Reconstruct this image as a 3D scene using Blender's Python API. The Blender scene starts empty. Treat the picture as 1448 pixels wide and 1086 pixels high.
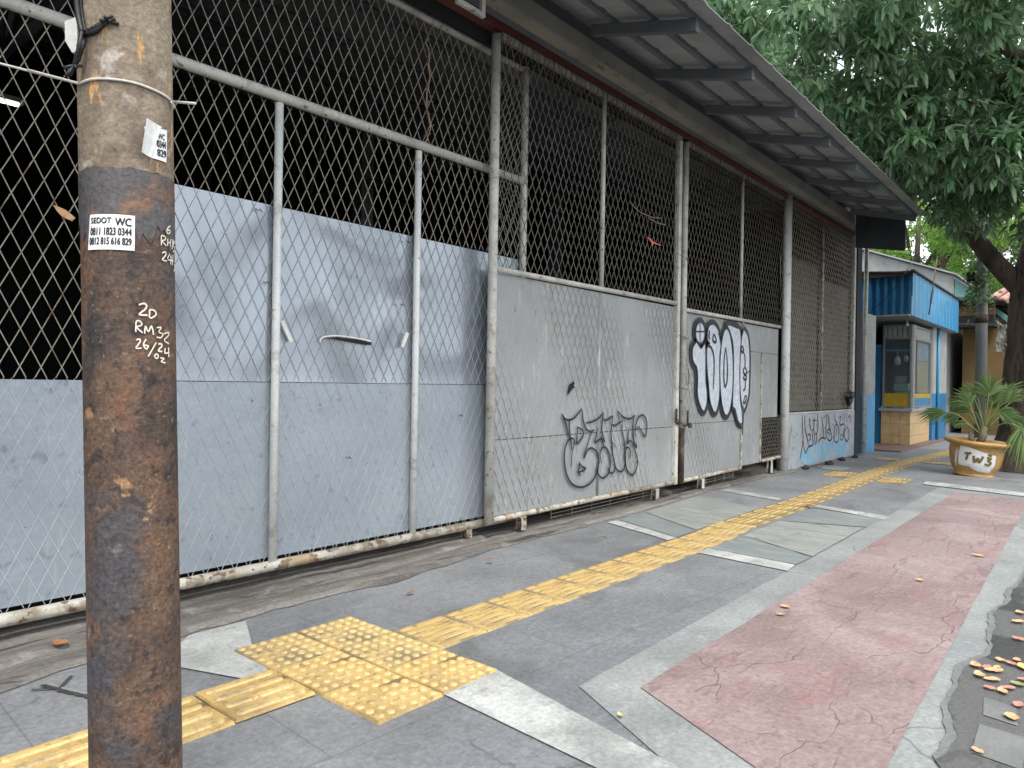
import bpy, math, random, bmesh
from mathutils import Vector, Matrix, Quaternion
R_=math.radians
D={"tag1":[[[4.65,0.892],[4.695,0.85],[4.758,0.838],[4.821,0.854],[4.878,0.89],[4.93,0.927]],[[4.93,0.927],[4.942,0.881],[4.948,0.836],[4.971,0.79],[5.002,0.754],[5.063,0.733],[5.118,0.742]],[[4.65,0.892],[4.695,0.828],[4.729,0.761],[4.755,0.701]],[[4.755,0.849],[4.755,0.79],[4.77,0.708],[4.796,0.595]],[[4.869,0.778],[4.868,0.711],[4.866,0.64],[4.924,0.674],[4.96,0.714],[4.935,0.753],[4.869,0.778]],[[4.993,0.808],[5.054,0.81],[5.15,0.83],[5.22,0.863],[5.259,0.89]],[[5.118,0.75],[5.064,0.702],[5.025,0.635],[4.987,0.561],[4.971,0.512],[5.007,0.56],[5.047,0.588],[5.102,0.588],[5.166,0.55],[5.196,0.485],[5.19,0.423],[5.157,0.356],[5.083,0.301],[4.989,0.275],[4.896,0.281],[4.804,0.316],[4.739,0.385],[4.705,0.469],[4.694,0.55],[4.707,0.622],[4.744,0.672],[4.794,0.688],[4.83,0.668],[4.824,0.631],[4.798,0.558],[4.794,0.454]],[[5.164,0.76],[5.154,0.698],[5.135,0.637],[5.198,0.657],[5.233,0.667],[5.284,0.629]],[[5.259,0.89],[5.243,0.82],[5.235,0.741],[5.254,0.686],[5.289,0.629]],[[5.233,0.663],[5.263,0.614],[5.271,0.602]],[[5.246,0.45],[5.216,0.515],[5.222,0.562],[5.271,0.59],[5.33,0.563],[5.376,0.488],[5.378,0.416],[5.351,0.355],[5.279,0.321],[5.214,0.343],[5.17,0.394],[5.159,0.429]],[[5.261,0.819],[5.336,0.829],[5.409,0.859]],[[5.409,0.859],[5.396,0.799],[5.381,0.712],[5.402,0.607],[5.42,0.509],[5.46,0.41],[5.439,0.363],[5.388,0.352],[5.349,0.395],[5.346,0.419]],[[5.397,0.783],[5.442,0.77],[5.494,0.784],[5.57,0.81]],[[5.57,0.81],[5.565,0.737],[5.599,0.637],[5.626,0.52],[5.629,0.422],[5.599,0.366],[5.538,0.355],[5.484,0.384],[5.46,0.41]],[[5.401,0.631],[5.455,0.576]],[[5.491,0.897],[5.524,0.803]],[[5.491,0.897],[5.561,0.851],[5.656,0.824],[5.735,0.83],[5.783,0.858]],[[5.783,0.858],[5.753,0.78],[5.756,0.696],[5.783,0.603],[5.825,0.554],[5.815,0.609]],[[5.682,0.745],[5.669,0.667],[5.655,0.597],[5.702,0.624],[5.8,0.572]],[[5.715,0.457],[5.716,0.515],[5.688,0.558],[5.64,0.561],[5.618,0.529],[5.634,0.421],[5.671,0.352],[5.752,0.304],[5.816,0.34],[5.846,0.405],[5.819,0.491],[5.743,0.588]],[[5.814,0.643],[5.791,0.703],[5.81,0.778],[5.857,0.835],[5.932,0.851],[5.993,0.806],[6.007,0.728],[5.981,0.648],[5.92,0.689],[5.852,0.743],[5.796,0.711]],[[4.91,0.49],[4.904,0.446],[4.895,0.409],[4.926,0.368]],[[4.91,0.475],[4.957,0.441],[4.998,0.427],[4.958,0.407],[4.895,0.405]]],"fill2":[[[7.242,1.705],[7.235,1.66],[7.212,1.62],[7.176,1.593],[7.133,1.582],[7.091,1.589],[7.054,1.611],[7.029,1.647],[7.019,1.69],[7.025,1.735],[7.048,1.774],[7.083,1.801],[7.125,1.813],[7.168,1.807],[7.206,1.785],[7.232,1.749],[7.242,1.705]],[[7.051,1.604],[6.961,1.534],[6.957,1.431],[6.996,1.367],[7.061,1.323],[7.086,1.213],[7.086,1.055],[7.133,0.95],[7.241,0.856],[7.319,0.948],[7.314,1.082],[7.279,1.216],[7.259,1.575],[7.156,1.537],[7.051,1.604]],[[7.3,1.711],[7.343,1.788],[7.45,1.816],[7.563,1.769],[7.605,1.689],[7.651,1.581],[7.624,1.456],[7.638,1.083],[7.603,0.918],[7.519,0.837],[7.399,0.961],[7.351,1.15],[7.304,1.35],[7.297,1.537],[7.365,1.594],[7.306,1.631],[7.3,1.711]],[[7.996,1.298],[7.989,1.106],[7.955,0.943],[7.899,0.835],[7.831,0.799],[7.76,0.838],[7.698,0.946],[7.654,1.104],[7.633,1.29],[7.639,1.477],[7.671,1.636],[7.725,1.746],[7.792,1.788],[7.863,1.755],[7.927,1.65],[7.974,1.49],[7.996,1.298]],[[7.783,1.833],[8.173,1.796],[8.183,1.375],[8.206,0.997],[8.267,0.836],[8.273,0.696],[8.163,0.721],[8.069,0.868],[7.997,0.905],[8.002,1.227],[7.987,1.584],[7.895,1.749],[7.783,1.833]],[[8.281,1.818],[8.403,1.737],[8.464,1.532],[8.469,1.234],[8.448,1.025],[8.321,0.849],[8.252,0.938],[8.202,1.084],[8.18,1.375],[8.207,1.667],[8.281,1.818]]],"line2":[[[7.018,1.703],[7.229,1.717]],[[7.119,1.805],[7.127,1.595]],[[7.471,1.096],[7.483,1.355],[7.456,1.49],[7.382,1.561],[7.314,1.558]],[[7.777,1.574],[7.739,1.432],[7.741,1.223],[7.778,1.125],[7.834,1.224],[7.819,1.435],[7.777,1.574]],[[7.353,1.741],[7.34,1.673],[7.357,1.641]],[[7.463,1.708],[7.435,1.638],[7.499,1.615],[7.523,1.643],[7.463,1.708]],[[7.575,1.715],[7.607,1.703]],[[7.778,1.798],[7.776,1.854],[8.165,1.81]],[[7.974,0.877],[8.044,0.869],[8.119,0.752],[8.268,0.645]],[[8.272,1.861],[8.281,1.818]],[[8.246,1.611],[8.284,1.569],[8.231,1.537],[8.217,1.595],[8.246,1.611]],[[8.266,1.553],[8.324,1.482],[8.33,1.35]],[[8.329,1.365],[8.276,1.319],[8.333,1.276],[8.387,1.314],[8.329,1.365]],[[8.333,1.276],[8.291,1.231],[8.365,1.218],[8.378,1.255],[8.333,1.276]],[[8.462,1.324],[8.407,1.293]],[[8.354,1.218],[8.34,1.114],[8.286,1.085]],[[8.343,1.026],[8.303,0.938],[8.365,0.952],[8.381,1.011],[8.343,1.026]],[[8.293,0.909],[8.313,0.864]],[[8.314,0.849],[8.292,0.674],[8.289,0.556]]],"tag3":[[[10.278,0.731],[10.3,0.553],[10.321,0.407],[10.274,0.264],[10.201,0.133]],[[10.372,0.743],[10.409,0.549],[10.483,0.436],[10.559,0.311]],[[10.321,0.407],[10.382,0.276],[10.431,0.213],[10.506,0.259],[10.574,0.297],[10.672,0.3],[10.757,0.329],[10.723,0.424],[10.704,0.51],[10.76,0.536]],[[10.567,0.71],[10.6,0.607],[10.661,0.511]],[[10.711,0.664],[10.914,0.658]],[[10.782,0.686],[10.775,0.535],[10.809,0.439],[10.844,0.315]],[[10.51,0.462],[10.607,0.467],[10.638,0.41],[10.556,0.377]],[[10.845,0.305],[10.901,0.35],[10.91,0.463],[10.836,0.466]],[[10.939,0.758],[10.962,0.595],[10.953,0.48]],[[10.975,0.336],[11.108,0.387],[11.261,0.385],[11.34,0.356]],[[11.121,0.715],[11.19,0.568],[11.245,0.39]],[[11.215,0.674],[11.336,0.729],[11.371,0.66],[11.344,0.582],[11.334,0.465],[11.386,0.384],[11.516,0.328],[11.627,0.362],[11.574,0.455],[11.474,0.508],[11.397,0.472],[11.511,0.427],[11.481,0.389]],[[11.413,0.757],[11.469,0.608],[11.572,0.475]],[[11.737,0.75],[11.776,0.648],[11.863,0.585],[11.766,0.527],[11.739,0.417],[11.761,0.326],[11.863,0.285],[11.979,0.335],[11.989,0.468],[11.933,0.542],[11.846,0.585]],[[11.851,0.504],[11.84,0.393]],[[11.961,0.654],[12.079,0.692],[12.033,0.59],[12.07,0.547],[12.209,0.563],[12.282,0.53],[12.236,0.396],[12.153,0.306],[12.064,0.352],[12.113,0.401],[12.256,0.353]],[[12.182,0.736],[12.208,0.584]],[[12.288,0.739],[12.297,0.582]],[[12.396,0.737],[12.405,0.578]],[[12.473,0.65],[12.563,0.69],[12.603,0.636],[12.588,0.572]],[[12.389,0.536],[12.522,0.447],[12.546,0.339],[12.422,0.271],[12.311,0.329],[12.287,0.446],[12.391,0.494]]],"pole":{"base":[0.6437,1.527,0.0],"ax":[-0.01972,0.02517,0.99949],"r":0.0855},"scr":[[[-1.7647,1.2702],[-1.6608,1.2738],[-1.6065,1.2684],[-1.6631,1.2603],[-1.7597,1.2514],[-1.5922,1.2511]],[[-1.5419,1.2622],[-1.5447,1.2467],[-1.4436,1.2488],[-1.3941,1.2553],[-1.4506,1.2616],[-1.5419,1.2622]],[[-1.8338,1.2175],[-1.8225,1.2378],[-1.7375,1.2373],[-1.7223,1.2304],[-1.8123,1.2263],[-1.6999,1.2159]],[[-1.6585,1.2141],[-1.6389,1.2296],[-1.5762,1.2183],[-1.5073,1.2302],[-1.4645,1.2129]],[[-1.385,1.2269],[-1.2708,1.2283],[-1.3362,1.2193],[-1.2291,1.2151],[-1.286,1.2078],[-1.3887,1.2085]],[[-1.2058,1.2161],[-1.0583,1.2196],[-1.0602,1.2129],[-1.1912,1.2031],[-1.0433,1.197]],[[-1.8285,1.201],[-1.7677,1.2034],[-1.7565,1.1973],[-1.839,1.1857],[-1.7298,1.1858]],[[-1.6306,1.2038],[-1.6872,1.1929],[-1.6341,1.1837],[-1.5856,1.19],[-1.6706,1.1921]],[[-1.4054,1.1983],[-1.5937,1.1691]],[[-1.3565,1.1946],[-1.2671,1.1949],[-1.2682,1.1902],[-1.3592,1.1813],[-1.2539,1.18]],[[-1.1648,1.1874],[-1.1794,1.1775],[-1.0341,1.1784]],[[-1.0527,1.1891],[-1.0512,1.1692]],[[-1.4001,1.1753],[-1.449,1.1709],[-1.4021,1.1656],[-1.3564,1.1704],[-1.4001,1.1753]],[[-1.3106,1.1673],[-1.1999,1.166],[-1.2857,1.1595],[-1.1598,1.1578]],[[-0.9108,1.4394],[-1.0344,1.4307],[-1.0367,1.4227],[-0.9425,1.4236],[-0.9319,1.4298],[-1.0205,1.4278]],[[-1.2339,1.3942],[-1.2183,1.4129],[-1.1082,1.4128],[-1.1096,1.4072],[-1.2089,1.4032],[-1.0794,1.3954]],[[-1.0254,1.411],[-1.037,1.396]],[[-0.9115,1.4121],[-0.9171,1.396]],[[-1.0277,1.403],[-0.9052,1.4042]],[[-0.8435,1.4125],[-0.7909,1.4053],[-0.7352,1.4131]],[[-0.7909,1.4053],[-0.8413,1.3924]],[[-0.6341,1.4128],[-0.7676,1.4025],[-0.6477,1.3955],[-0.7989,1.3878]],[[-1.2088,1.3788],[-1.116,1.3825],[-1.1045,1.3763],[-1.2119,1.3654],[-1.067,1.365]],[[-0.9565,1.3813],[-1.0374,1.3694],[-0.8714,1.3678]],[[-0.9054,1.3781],[-0.9209,1.3599]],[[-0.8017,1.3817],[-0.8339,1.3591]],[[-0.9087,1.3689],[-0.7838,1.3691]],[[-0.7201,1.3627],[-0.6766,1.3552],[-0.7691,1.3479]]],"stick1":[[-2.7822,1.4448],[-1.8166,1.4442],[-1.8359,1.3755],[-2.8628,1.377]],"stick2":[[-1.6002,1.6233],[-0.9895,1.6325],[-1.032,1.5655],[-1.4773,1.5647]],"flap":[[-1.6283,1.6343],[-1.2079,1.6332],[-1.4773,1.5647],[-1.7234,1.5662]],"bandz":[[-2.991,1.5275],[-1.9542,1.5336],[-0.6932,1.5452]],"wire":[[-3.0735,1.7045],[-2.7089,1.706],[-2.3753,1.7058],[-2.0506,1.7053],[-1.733,1.7043],[-1.4279,1.7021],[-1.0989,1.7006],[-0.7472,1.6996]],"wireend":[[0.522,2.092,1.887],[0.55,1.981,1.851],[0.543,1.68,1.746],[0.65,1.43,1.67],[0.688,1.432,1.683]],"cable":[[-2.2718,1.819],[-2.5375,1.7982],[-2.8679,1.7946]],"cablep":[[0.507,1.555,1.898],[0.512,1.552,1.836],[0.516,1.54,1.793],[0.51,1.536,1.764],[0.509,1.553,1.731]],"plate":[[0.506,1.604,1.831],[0.53,1.575,1.845],[0.53,1.574,1.775],[0.516,1.591,1.769],[0.507,1.602,1.792]],"smear":[[-1.4546,1.8095]],"leaves_gutter":[[4.411,0.377],[4.234,0.367],[3.567,0.33],[3.629,0.317],[3.452,0.401],[3.482,0.369],[3.44,0.436],[3.429,0.375],[3.332,0.41],[3.556,0.289],[3.318,0.367],[3.22,0.362],[3.215,0.322],[3.266,0.312],[3.332,0.285],[3.119,0.266],[2.983,0.273],[2.635,0.326],[3.942,0.335],[3.582,0.368],[3.402,0.276]],"leaves":[[3.703,1.294],[3.563,1.265],[4.767,0.891],[2.102,1.279],[2.561,2.853],[3.338,2.986],[1.06,3.299],[4.512,2.904],[6.968,2.215],[5.758,0.724]],"kerbedge":[[5.19,0.426],[4.678,0.469],[4.1,0.437],[3.614,0.446],[3.361,0.449],[2.981,0.45],[2.667,0.421],[2.478,0.403]],"p":[0.7033576794031493,-0.0012419439246934873,0.016240186129202788,1017.5112146386232],"M":[[0.6467122373634512,-0.7625611857364005,0.016239459740221084],[0.009556326528954868,-0.01318859734184471,-0.9998673599650241],[0.7626742152896159,0.6467816470095991,-0.0012419436054260118]],"h":1.13}
scene=bpy.context.scene
C=scene.collection
# ---------------- camera ----------------
M=D['M']
cd=bpy.data.cameras.new('Camera'); cam=bpy.data.objects.new('Camera',cd); C.objects.link(cam); scene.camera=cam
cd.sensor_width=36; cd.lens=D['p'][3]/1448*36; cd.clip_start=.05; cd.clip_end=2000
r,d,f=M
cam.matrix_world=Matrix(((r[0],-d[0],-f[0],0),(r[1],-d[1],-f[1],0),(r[2],-d[2],-f[2],D['h']),(0,0,0,1)))
# ---------------- world, sun, exposure ----------------
SUN_EL,SUN_AZ=58,-128      # azimuth measured from +X towards +Y
w=bpy.data.worlds.new("World"); scene.world=w; w.use_nodes=True
nt=w.node_tree; bg=nt.nodes['Background']
sky=nt.nodes.new('ShaderNodeTexSky'); sky.sky_type='NISHITA'; sky.sun_disc=False
sky.sun_elevation=R_(SUN_EL); sky.sun_rotation=R_(90-SUN_AZ); sky.dust_density=4; sky.air_density=1.2
cl=nt.nodes.new('ShaderNodeMix'); cl.data_type='RGBA'; cl.inputs[0].default_value=.8
cl.inputs[7].default_value=(12.4,12.9,13.6,1)
nt.links.new(sky.outputs[0],cl.inputs[6]); nt.links.new(cl.outputs[2],bg.inputs[0]); bg.inputs[1].default_value=.1
sd=bpy.data.lights.new('Sun','SUN'); so=bpy.data.objects.new('Sun',sd); C.objects.link(so)
sd.energy=1.4; sd.angle=R_(14); sd.color=(1,.98,.95)
sv=Vector((math.cos(R_(SUN_EL))*math.cos(R_(SUN_AZ)),math.cos(R_(SUN_EL))*math.sin(R_(SUN_AZ)),math.sin(R_(SUN_EL))))
so.rotation_euler=sv.to_track_quat('Z','Y').to_euler()
scene.view_settings.view_transform='Standard'; scene.view_settings.look='None'; scene.view_settings.exposure=1.0
scene.cycles.max_bounces=6; scene.cycles.transparent_max_bounces=8
rnd=random.Random(7)

# ---------------- materials ----------------
def s2l(c):
    return tuple(((x/255)/12.92 if x/255<=.04045 else ((x/255+.055)/1.055)**2.4) for x in c)+(1,)
def mat(name,cols,scale=3,detail=8,rough=.75,rvar=.1,bump=.15,bscale=60,layers=(),metal=0,spec=.5,stretch=(1,1,1),dist=0,bdist=.01,extra=None,coat=0,grain=.14,gsc=70,dent=0):
    m=bpy.data.materials.new(name); m.use_nodes=True; n=m.node_tree; L=n.links.new; P=n.nodes['Principled BSDF']
    P.inputs['Metallic'].default_value=metal; P.inputs['Specular IOR Level'].default_value=spec
    if coat: P.inputs['Coat Weight'].default_value=coat; P.inputs['Coat Roughness'].default_value=.15
    tc=n.nodes.new('ShaderNodeTexCoord')
    def mp(st,off=0):
        q=n.nodes.new('ShaderNodeMapping'); q.inputs['Scale'].default_value=st; q.inputs['Location'].default_value=(off,off*.7,off*.3); L(tc.outputs['Object'],q.inputs[0]); return q.outputs[0]
    def noise(sc,st,det=8,off=0,dd=0,ro=.55):
        q=n.nodes.new('ShaderNodeTexNoise'); q.inputs['Scale'].default_value=sc; q.inputs['Detail'].default_value=det; q.inputs['Distortion'].default_value=dd; q.inputs['Roughness'].default_value=ro
        L(mp(st,off),q.inputs['Vector']); return q
    if len(cols)==1: cols=[(0,tuple(x*.88 for x in cols[0])),(1,tuple(min(255,x*1.08) for x in cols[0]))]
    elif not isinstance(cols[0][1],(tuple,list)): cols=[(.3+.4*i/(len(cols)-1),c) for i,c in enumerate(cols)]
    cr=n.nodes.new('ShaderNodeValToRGB'); e=cr.color_ramp.elements
    e[0].position=cols[0][0]; e[0].color=s2l(cols[0][1]); e[1].position=cols[-1][0]; e[1].color=s2l(cols[-1][1])
    for p_,c_ in cols[1:-1]:
        z=e.new(p_); z.color=s2l(c_)
    b=noise(scale,stretch,detail,0,dist); L(b.outputs['Fac'],cr.inputs[0]); cur=cr.outputs[0]; heights=[]
    rl=n.nodes.new('ShaderNodeMapRange'); rl.inputs[3].default_value=rough-rvar; rl.inputs[4].default_value=min(1,rough+rvar); L(noise(scale*2.3,stretch,5,5).outputs['Fac'],rl.inputs[0]); rc=rl.outputs[0]
    for i,ly in enumerate(layers):
        kind=ly.get('kind','noise'); st=ly.get('st',(1,1,1))
        if kind=='noise': o=noise(ly['sc'],st,ly.get('det',8),11+i*3.7,ly.get('dist',0),ly.get('ro',.55)).outputs['Fac']
        elif kind=='edge':
            nn=noise(ly.get('wsc',3),st,4,3); ad=n.nodes.new('ShaderNodeMixRGB'); ad.inputs[0].default_value=ly.get('w',.08)
            L(mp(st,i*2.1),ad.inputs[1]); L(nn.outputs['Color'],ad.inputs[2])
            q=n.nodes.new('ShaderNodeTexVoronoi'); q.feature='DISTANCE_TO_EDGE'; q.inputs['Scale'].default_value=ly['sc']; L(ad.outputs[0],q.inputs['Vector']); o=q.outputs['Distance']
        elif kind=='spot':
            q=n.nodes.new('ShaderNodeTexVoronoi'); q.inputs['Scale'].default_value=ly['sc']; q.inputs['Randomness'].default_value=1; L(mp(st,i*1.3),q.inputs['Vector']); o=q.outputs['Distance']
        elif kind=='brick':
            q=n.nodes.new('ShaderNodeTexBrick'); q.inputs['Scale'].default_value=1; q.inputs['Brick Width'].default_value=ly['bw']; q.inputs['Row Height'].default_value=ly['bh']; q.inputs['Mortar Size'].default_value=ly['ms']; q.offset=ly.get('off',.5)
            mpn=n.nodes.new('ShaderNodeMapping'); mpn.inputs['Rotation'].default_value=ly.get('rot',(0,0,0)); L(tc.outputs['Object'],mpn.inputs[0]); L(mpn.outputs[0],q.inputs['Vector']); o=q.outputs['Fac']
        mr=n.nodes.new('ShaderNodeMapRange'); mr.clamp=True; mr.inputs[1].default_value=ly['lo']; mr.inputs[2].default_value=ly['hi']; mr.inputs[4].default_value=ly.get('amt',1); L(o,mr.inputs[0]); fo=mr.outputs[0]
        if 'mask' in ly:
            mk=n.nodes.new('ShaderNodeMapRange'); mk.inputs[1].default_value=ly.get('mlo',.5); mk.inputs[2].default_value=ly.get('mhi',.6); L(noise(ly['mask'],(1,1,1),3,31+i).outputs['Fac'],mk.inputs[0])
            mm=n.nodes.new('ShaderNodeMath'); mm.operation='MULTIPLY'; L(fo,mm.inputs[0]); L(mk.outputs[0],mm.inputs[1]); fo=mm.outputs[0]
        mx=n.nodes.new('ShaderNodeMix'); mx.data_type='RGBA'; L(fo,mx.inputs[0]); L(cur,mx.inputs[6]); mx.inputs[7].default_value=s2l(ly['c']); cur=mx.outputs[2]
        if 'r' in ly:
            m2=n.nodes.new('ShaderNodeMix'); L(fo,m2.inputs[0]); L(rc,m2.inputs[2]); m2.inputs[3].default_value=ly['r']; rc=m2.outputs[0]
        if 'h' in ly:
            mh=n.nodes.new('ShaderNodeMath'); mh.operation='MULTIPLY'; L(fo,mh.inputs[0]); mh.inputs[1].default_value=ly['h']; heights.append(mh.outputs[0])
    if grain:
        gn=noise(gsc,(1,1,1),4,17,0,.75); gr=n.nodes.new('ShaderNodeMapRange'); gr.inputs[1].default_value=.3; gr.inputs[2].default_value=.7; gr.inputs[3].default_value=1-grain; gr.inputs[4].default_value=1+grain; L(gn.outputs['Fac'],gr.inputs[0])
        gm_=n.nodes.new('ShaderNodeVectorMath'); gm_.operation='SCALE'; L(cur,gm_.inputs[0]); L(gr.outputs[0],gm_.inputs['Scale']); cur=gm_.outputs[0]
    L(cur,P.inputs['Base Color']); L(rc,P.inputs['Roughness'])
    hb=noise(bscale,stretch if stretch!=(1,1,1) else (1,1,1),1.2 if dent else 6,2,.6 if dent else 0,.3 if dent else .55).outputs['Fac']
    for hh in heights:
        a=n.nodes.new('ShaderNodeMath'); L(hb,a.inputs[0]); L(hh,a.inputs[1]); hb=a.outputs[0]
    bu=n.nodes.new('ShaderNodeBump'); bu.inputs['Strength'].default_value=bump; bu.inputs['Distance'].default_value=bdist; L(hb,bu.inputs['Height']); L(bu.outputs[0],P.inputs['Normal'])
    return m
def leafmat(name,cols,rough=.35,trans=.3,spec=.5):
    m=bpy.data.materials.new(name); m.use_nodes=True; n=m.node_tree; L=n.links.new; P=n.nodes['Principled BSDF']; out=n.nodes['Material Output']
    g=n.nodes.new('ShaderNodeNewGeometry'); cr=n.nodes.new('ShaderNodeValToRGB'); e=cr.color_ramp.elements
    e[0].color=s2l(cols[0]); e[1].color=s2l(cols[-1])
    for i,c in enumerate(cols[1:-1]): e.new((i+1)/(len(cols)-1)).color=s2l(c)
    L(g.outputs['Random Per Island'],cr.inputs[0]); L(cr.outputs[0],P.inputs['Base Color']); P.inputs['Roughness'].default_value=rough; P.inputs['Specular IOR Level'].default_value=spec
    t=n.nodes.new('ShaderNodeBsdfTranslucent'); hs=n.nodes.new('ShaderNodeHueSaturation'); hs.inputs['Value'].default_value=1.7; hs.inputs['Hue'].default_value=.47; L(cr.outputs[0],hs.inputs['Color']); L(hs.outputs[0],t.inputs['Color'])
    mx=n.nodes.new('ShaderNodeMixShader'); mx.inputs[0].default_value=trans; L(P.outputs[0],mx.inputs[1]); L(t.outputs[0],mx.inputs[2]); L(mx.outputs[0],out.inputs[0]); return m
RUST=(92,52,32)
m_pave=mat('pavement_concrete',grain=.3,gsc=55,cols=[(106,107,108),(120,121,122),(133,134,134)],scale=1.3,rough=.72,rvar=.12,bump=.5,bscale=90,bdist=.004,layers=[
  dict(sc=.5,lo=.45,hi=.7,c=(94,98,102),amt=.6),dict(sc=7,lo=.58,hi=.72,c=(146,147,148),amt=.45,det=10,ro=.7),dict(sc=26,lo=.64,hi=.7,c=(80,80,82),amt=.4),dict(sc=2.2,lo=.52,hi=.72,c=(98,98,95),amt=.5,dist=2),dict(sc=11,lo=.62,hi=.65,c=(152,152,148),amt=.35,dist=3,mask=2),
  dict(sc=.9,lo=.56,hi=.64,c=(86,85,84),amt=.45,dist=1.5),dict(sc=5,lo=.5,hi=.6,c=(140,141,141),amt=.2,st=(1,6,1),mask=2),
  dict(kind='edge',sc=.7,lo=.006,hi=.0,c=(78,77,76),amt=.6,w=.25,wsc=2.5,mask=1.1,mlo=.54,mhi=.58,h=-.8),
  dict(kind='brick',bw=1.21,bh=.62,ms=.0035,lo=.3,hi=.8,c=(76,76,76),amt=.42,rot=(0,0,R_(3)),h=-.6),
  dict(kind='spot',sc=9,lo=.05,hi=.035,c=(52,48,44),amt=.8,mask=3,mlo=.52,mhi=.55)])
m_white=mat('pale_concrete',grain=.25,gsc=55,cols=[(146,147,142),(172,173,168),(190,190,186)],scale=3,rough=.7,bump=.5,bscale=60,bdist=.004,layers=[
  dict(sc=6,lo=.52,hi=.68,c=(124,124,120),amt=.75,det=10,ro=.7),dict(sc=1.8,lo=.5,hi=.62,c=(118,119,118),amt=.55,dist=1),dict(sc=5,lo=.56,hi=.6,c=(96,96,94),amt=.6,st=(1,7,1),mask=2)])
m_streak=mat('streaked_concrete',[(124,127,122),(138,140,134),(148,150,144)],scale=2.5,rough=.72,bump=.4,bscale=60,stretch=(4,1,1),bdist=.004,layers=[dict(sc=4.2,lo=.58,hi=.60,c=(98,100,97),amt=.6,st=(3.6,.8,1),dist=1.6),dict(sc=1.5,lo=.5,hi=.7,c=(120,126,126),amt=.5)])
m_green=mat('greenish_concrete',[(112,118,117),(126,132,130)],scale=2.5,rough=.72,bump=.4,bscale=60,bdist=.004,layers=[dict(sc=4,lo=.55,hi=.62,c=(140,144,142),amt=.5,st=(3,.8,1))])
m_border=mat('border_concrete',grain=.24,gsc=50,cols=[(118,121,119),(134,137,134),(148,150,147)],scale=2,rough=.75,bump=.5,bscale=80,bdist=.004,layers=[dict(sc=1.2,lo=.5,hi=.65,c=(120,123,124),amt=.6),dict(sc=9,lo=.58,hi=.7,c=(170,170,168),amt=.4,ro=.7)
   ,dict(kind='edge',sc=1.1,lo=.006,hi=0,c=(80,80,80),amt=.7,w=.2,wsc=2,h=-.5,mask=1,mlo=.5,mhi=.55)])
m_red=mat('red_stamped_concrete',grain=.24,gsc=45,cols=[(120,102,99),(137,118,115),(154,137,134)],scale=1.6,rough=.7,bump=.7,bscale=22,bdist=.01,dist=.8,layers=[
  dict(sc=.8,lo=.48,hi=.66,c=(124,108,106),amt=.6),dict(sc=3,lo=.55,hi=.7,c=(138,100,96),amt=.5,st=(1,2.2,1)),dict(sc=12,lo=.58,hi=.7,c=(178,156,154),amt=.4,ro=.7),
  dict(kind='edge',sc=2.6,lo=.012,hi=.002,c=(96,80,78),amt=.45,w=.3,wsc=2.2,h=-1.2,mask=3.2,mlo=.44,mhi=.56,st=(.8,1.5,1)),dict(sc=3.5,lo=.6,hi=.66,c=(112,92,90),amt=.55,st=(.7,3.2,1),dist=1.5),dict(sc=30,lo=.66,hi=.7,c=(84,68,66),amt=.5)])
m_thr=mat('worn_threshold_concrete',grain=.3,gsc=60,cols=[(84,79,74),(112,107,101),(134,129,122)],scale=3,rough=.85,bump=.8,bscale=30,stretch=(.25,3,1),bdist=.012,layers=[
  dict(sc=2.2,lo=.5,hi=.62,c=(74,68,63),amt=.7,st=(.35,3.5,1)),dict(sc=5,lo=.6,hi=.63,c=(48,44,41),amt=.8,st=(.3,4,1)),dict(sc=9,lo=.56,hi=.7,c=(156,151,144),amt=.4)])
m_wet=mat('wet_kerbside_concrete',grain=.25,cols=[(56,56,54),(72,72,70)],scale=2,rough=.45,bump=.35,bscale=60,layers=[dict(sc=1.7,lo=.44,hi=.5,c=(92,92,89),amt=.8,r=.75,dist=.5),dict(sc=4,lo=.55,hi=.6,c=(56,56,56),amt=.5)])
m_dry=mat('dry_slab_concrete',[(100,101,99),(120,121,118)],scale=6,rough=.8)
m_earth=mat('dark_earth',[(52,47,41),(82,75,66)],scale=4,rough=.95,bump=1,bscale=30,bdist=.03)
m_asph=mat('asphalt',[(60,61,62),(76,77,78)],scale=2,rough=.85,bump=.6,bscale=200)
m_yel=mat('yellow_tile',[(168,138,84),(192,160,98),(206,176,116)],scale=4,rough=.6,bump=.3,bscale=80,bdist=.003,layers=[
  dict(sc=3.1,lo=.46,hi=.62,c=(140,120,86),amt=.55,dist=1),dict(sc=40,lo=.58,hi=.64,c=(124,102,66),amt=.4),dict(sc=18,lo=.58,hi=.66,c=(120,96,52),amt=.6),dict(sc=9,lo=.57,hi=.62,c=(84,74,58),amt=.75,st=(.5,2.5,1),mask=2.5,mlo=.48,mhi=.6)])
m_grimeshade=mat('grimy_shaded_tile_ground',[(112,96,62),(142,122,78),(170,148,96)],scale=5,rough=.75,bump=.5,bscale=80,grain=.3,layers=[dict(sc=3.1,lo=.5,hi=.62,c=(104,94,74),amt=.7)])  # grime plus shade between the ribs, both put into the colour
m_yelb=mat('worn_lit_top_yellow',[(192,164,108),(212,184,124)],scale=8,rough=.55,grain=.15,layers=[dict(sc=45,lo=.54,hi=.62,c=(150,126,84),amt=.45),dict(sc=25,lo=.56,hi=.64,c=(150,124,80),amt=.7),dict(sc=4,lo=.55,hi=.65,c=(150,134,104),amt=.6)])  # worn tops, painted lighter to stand out where the soft sun shades little
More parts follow.
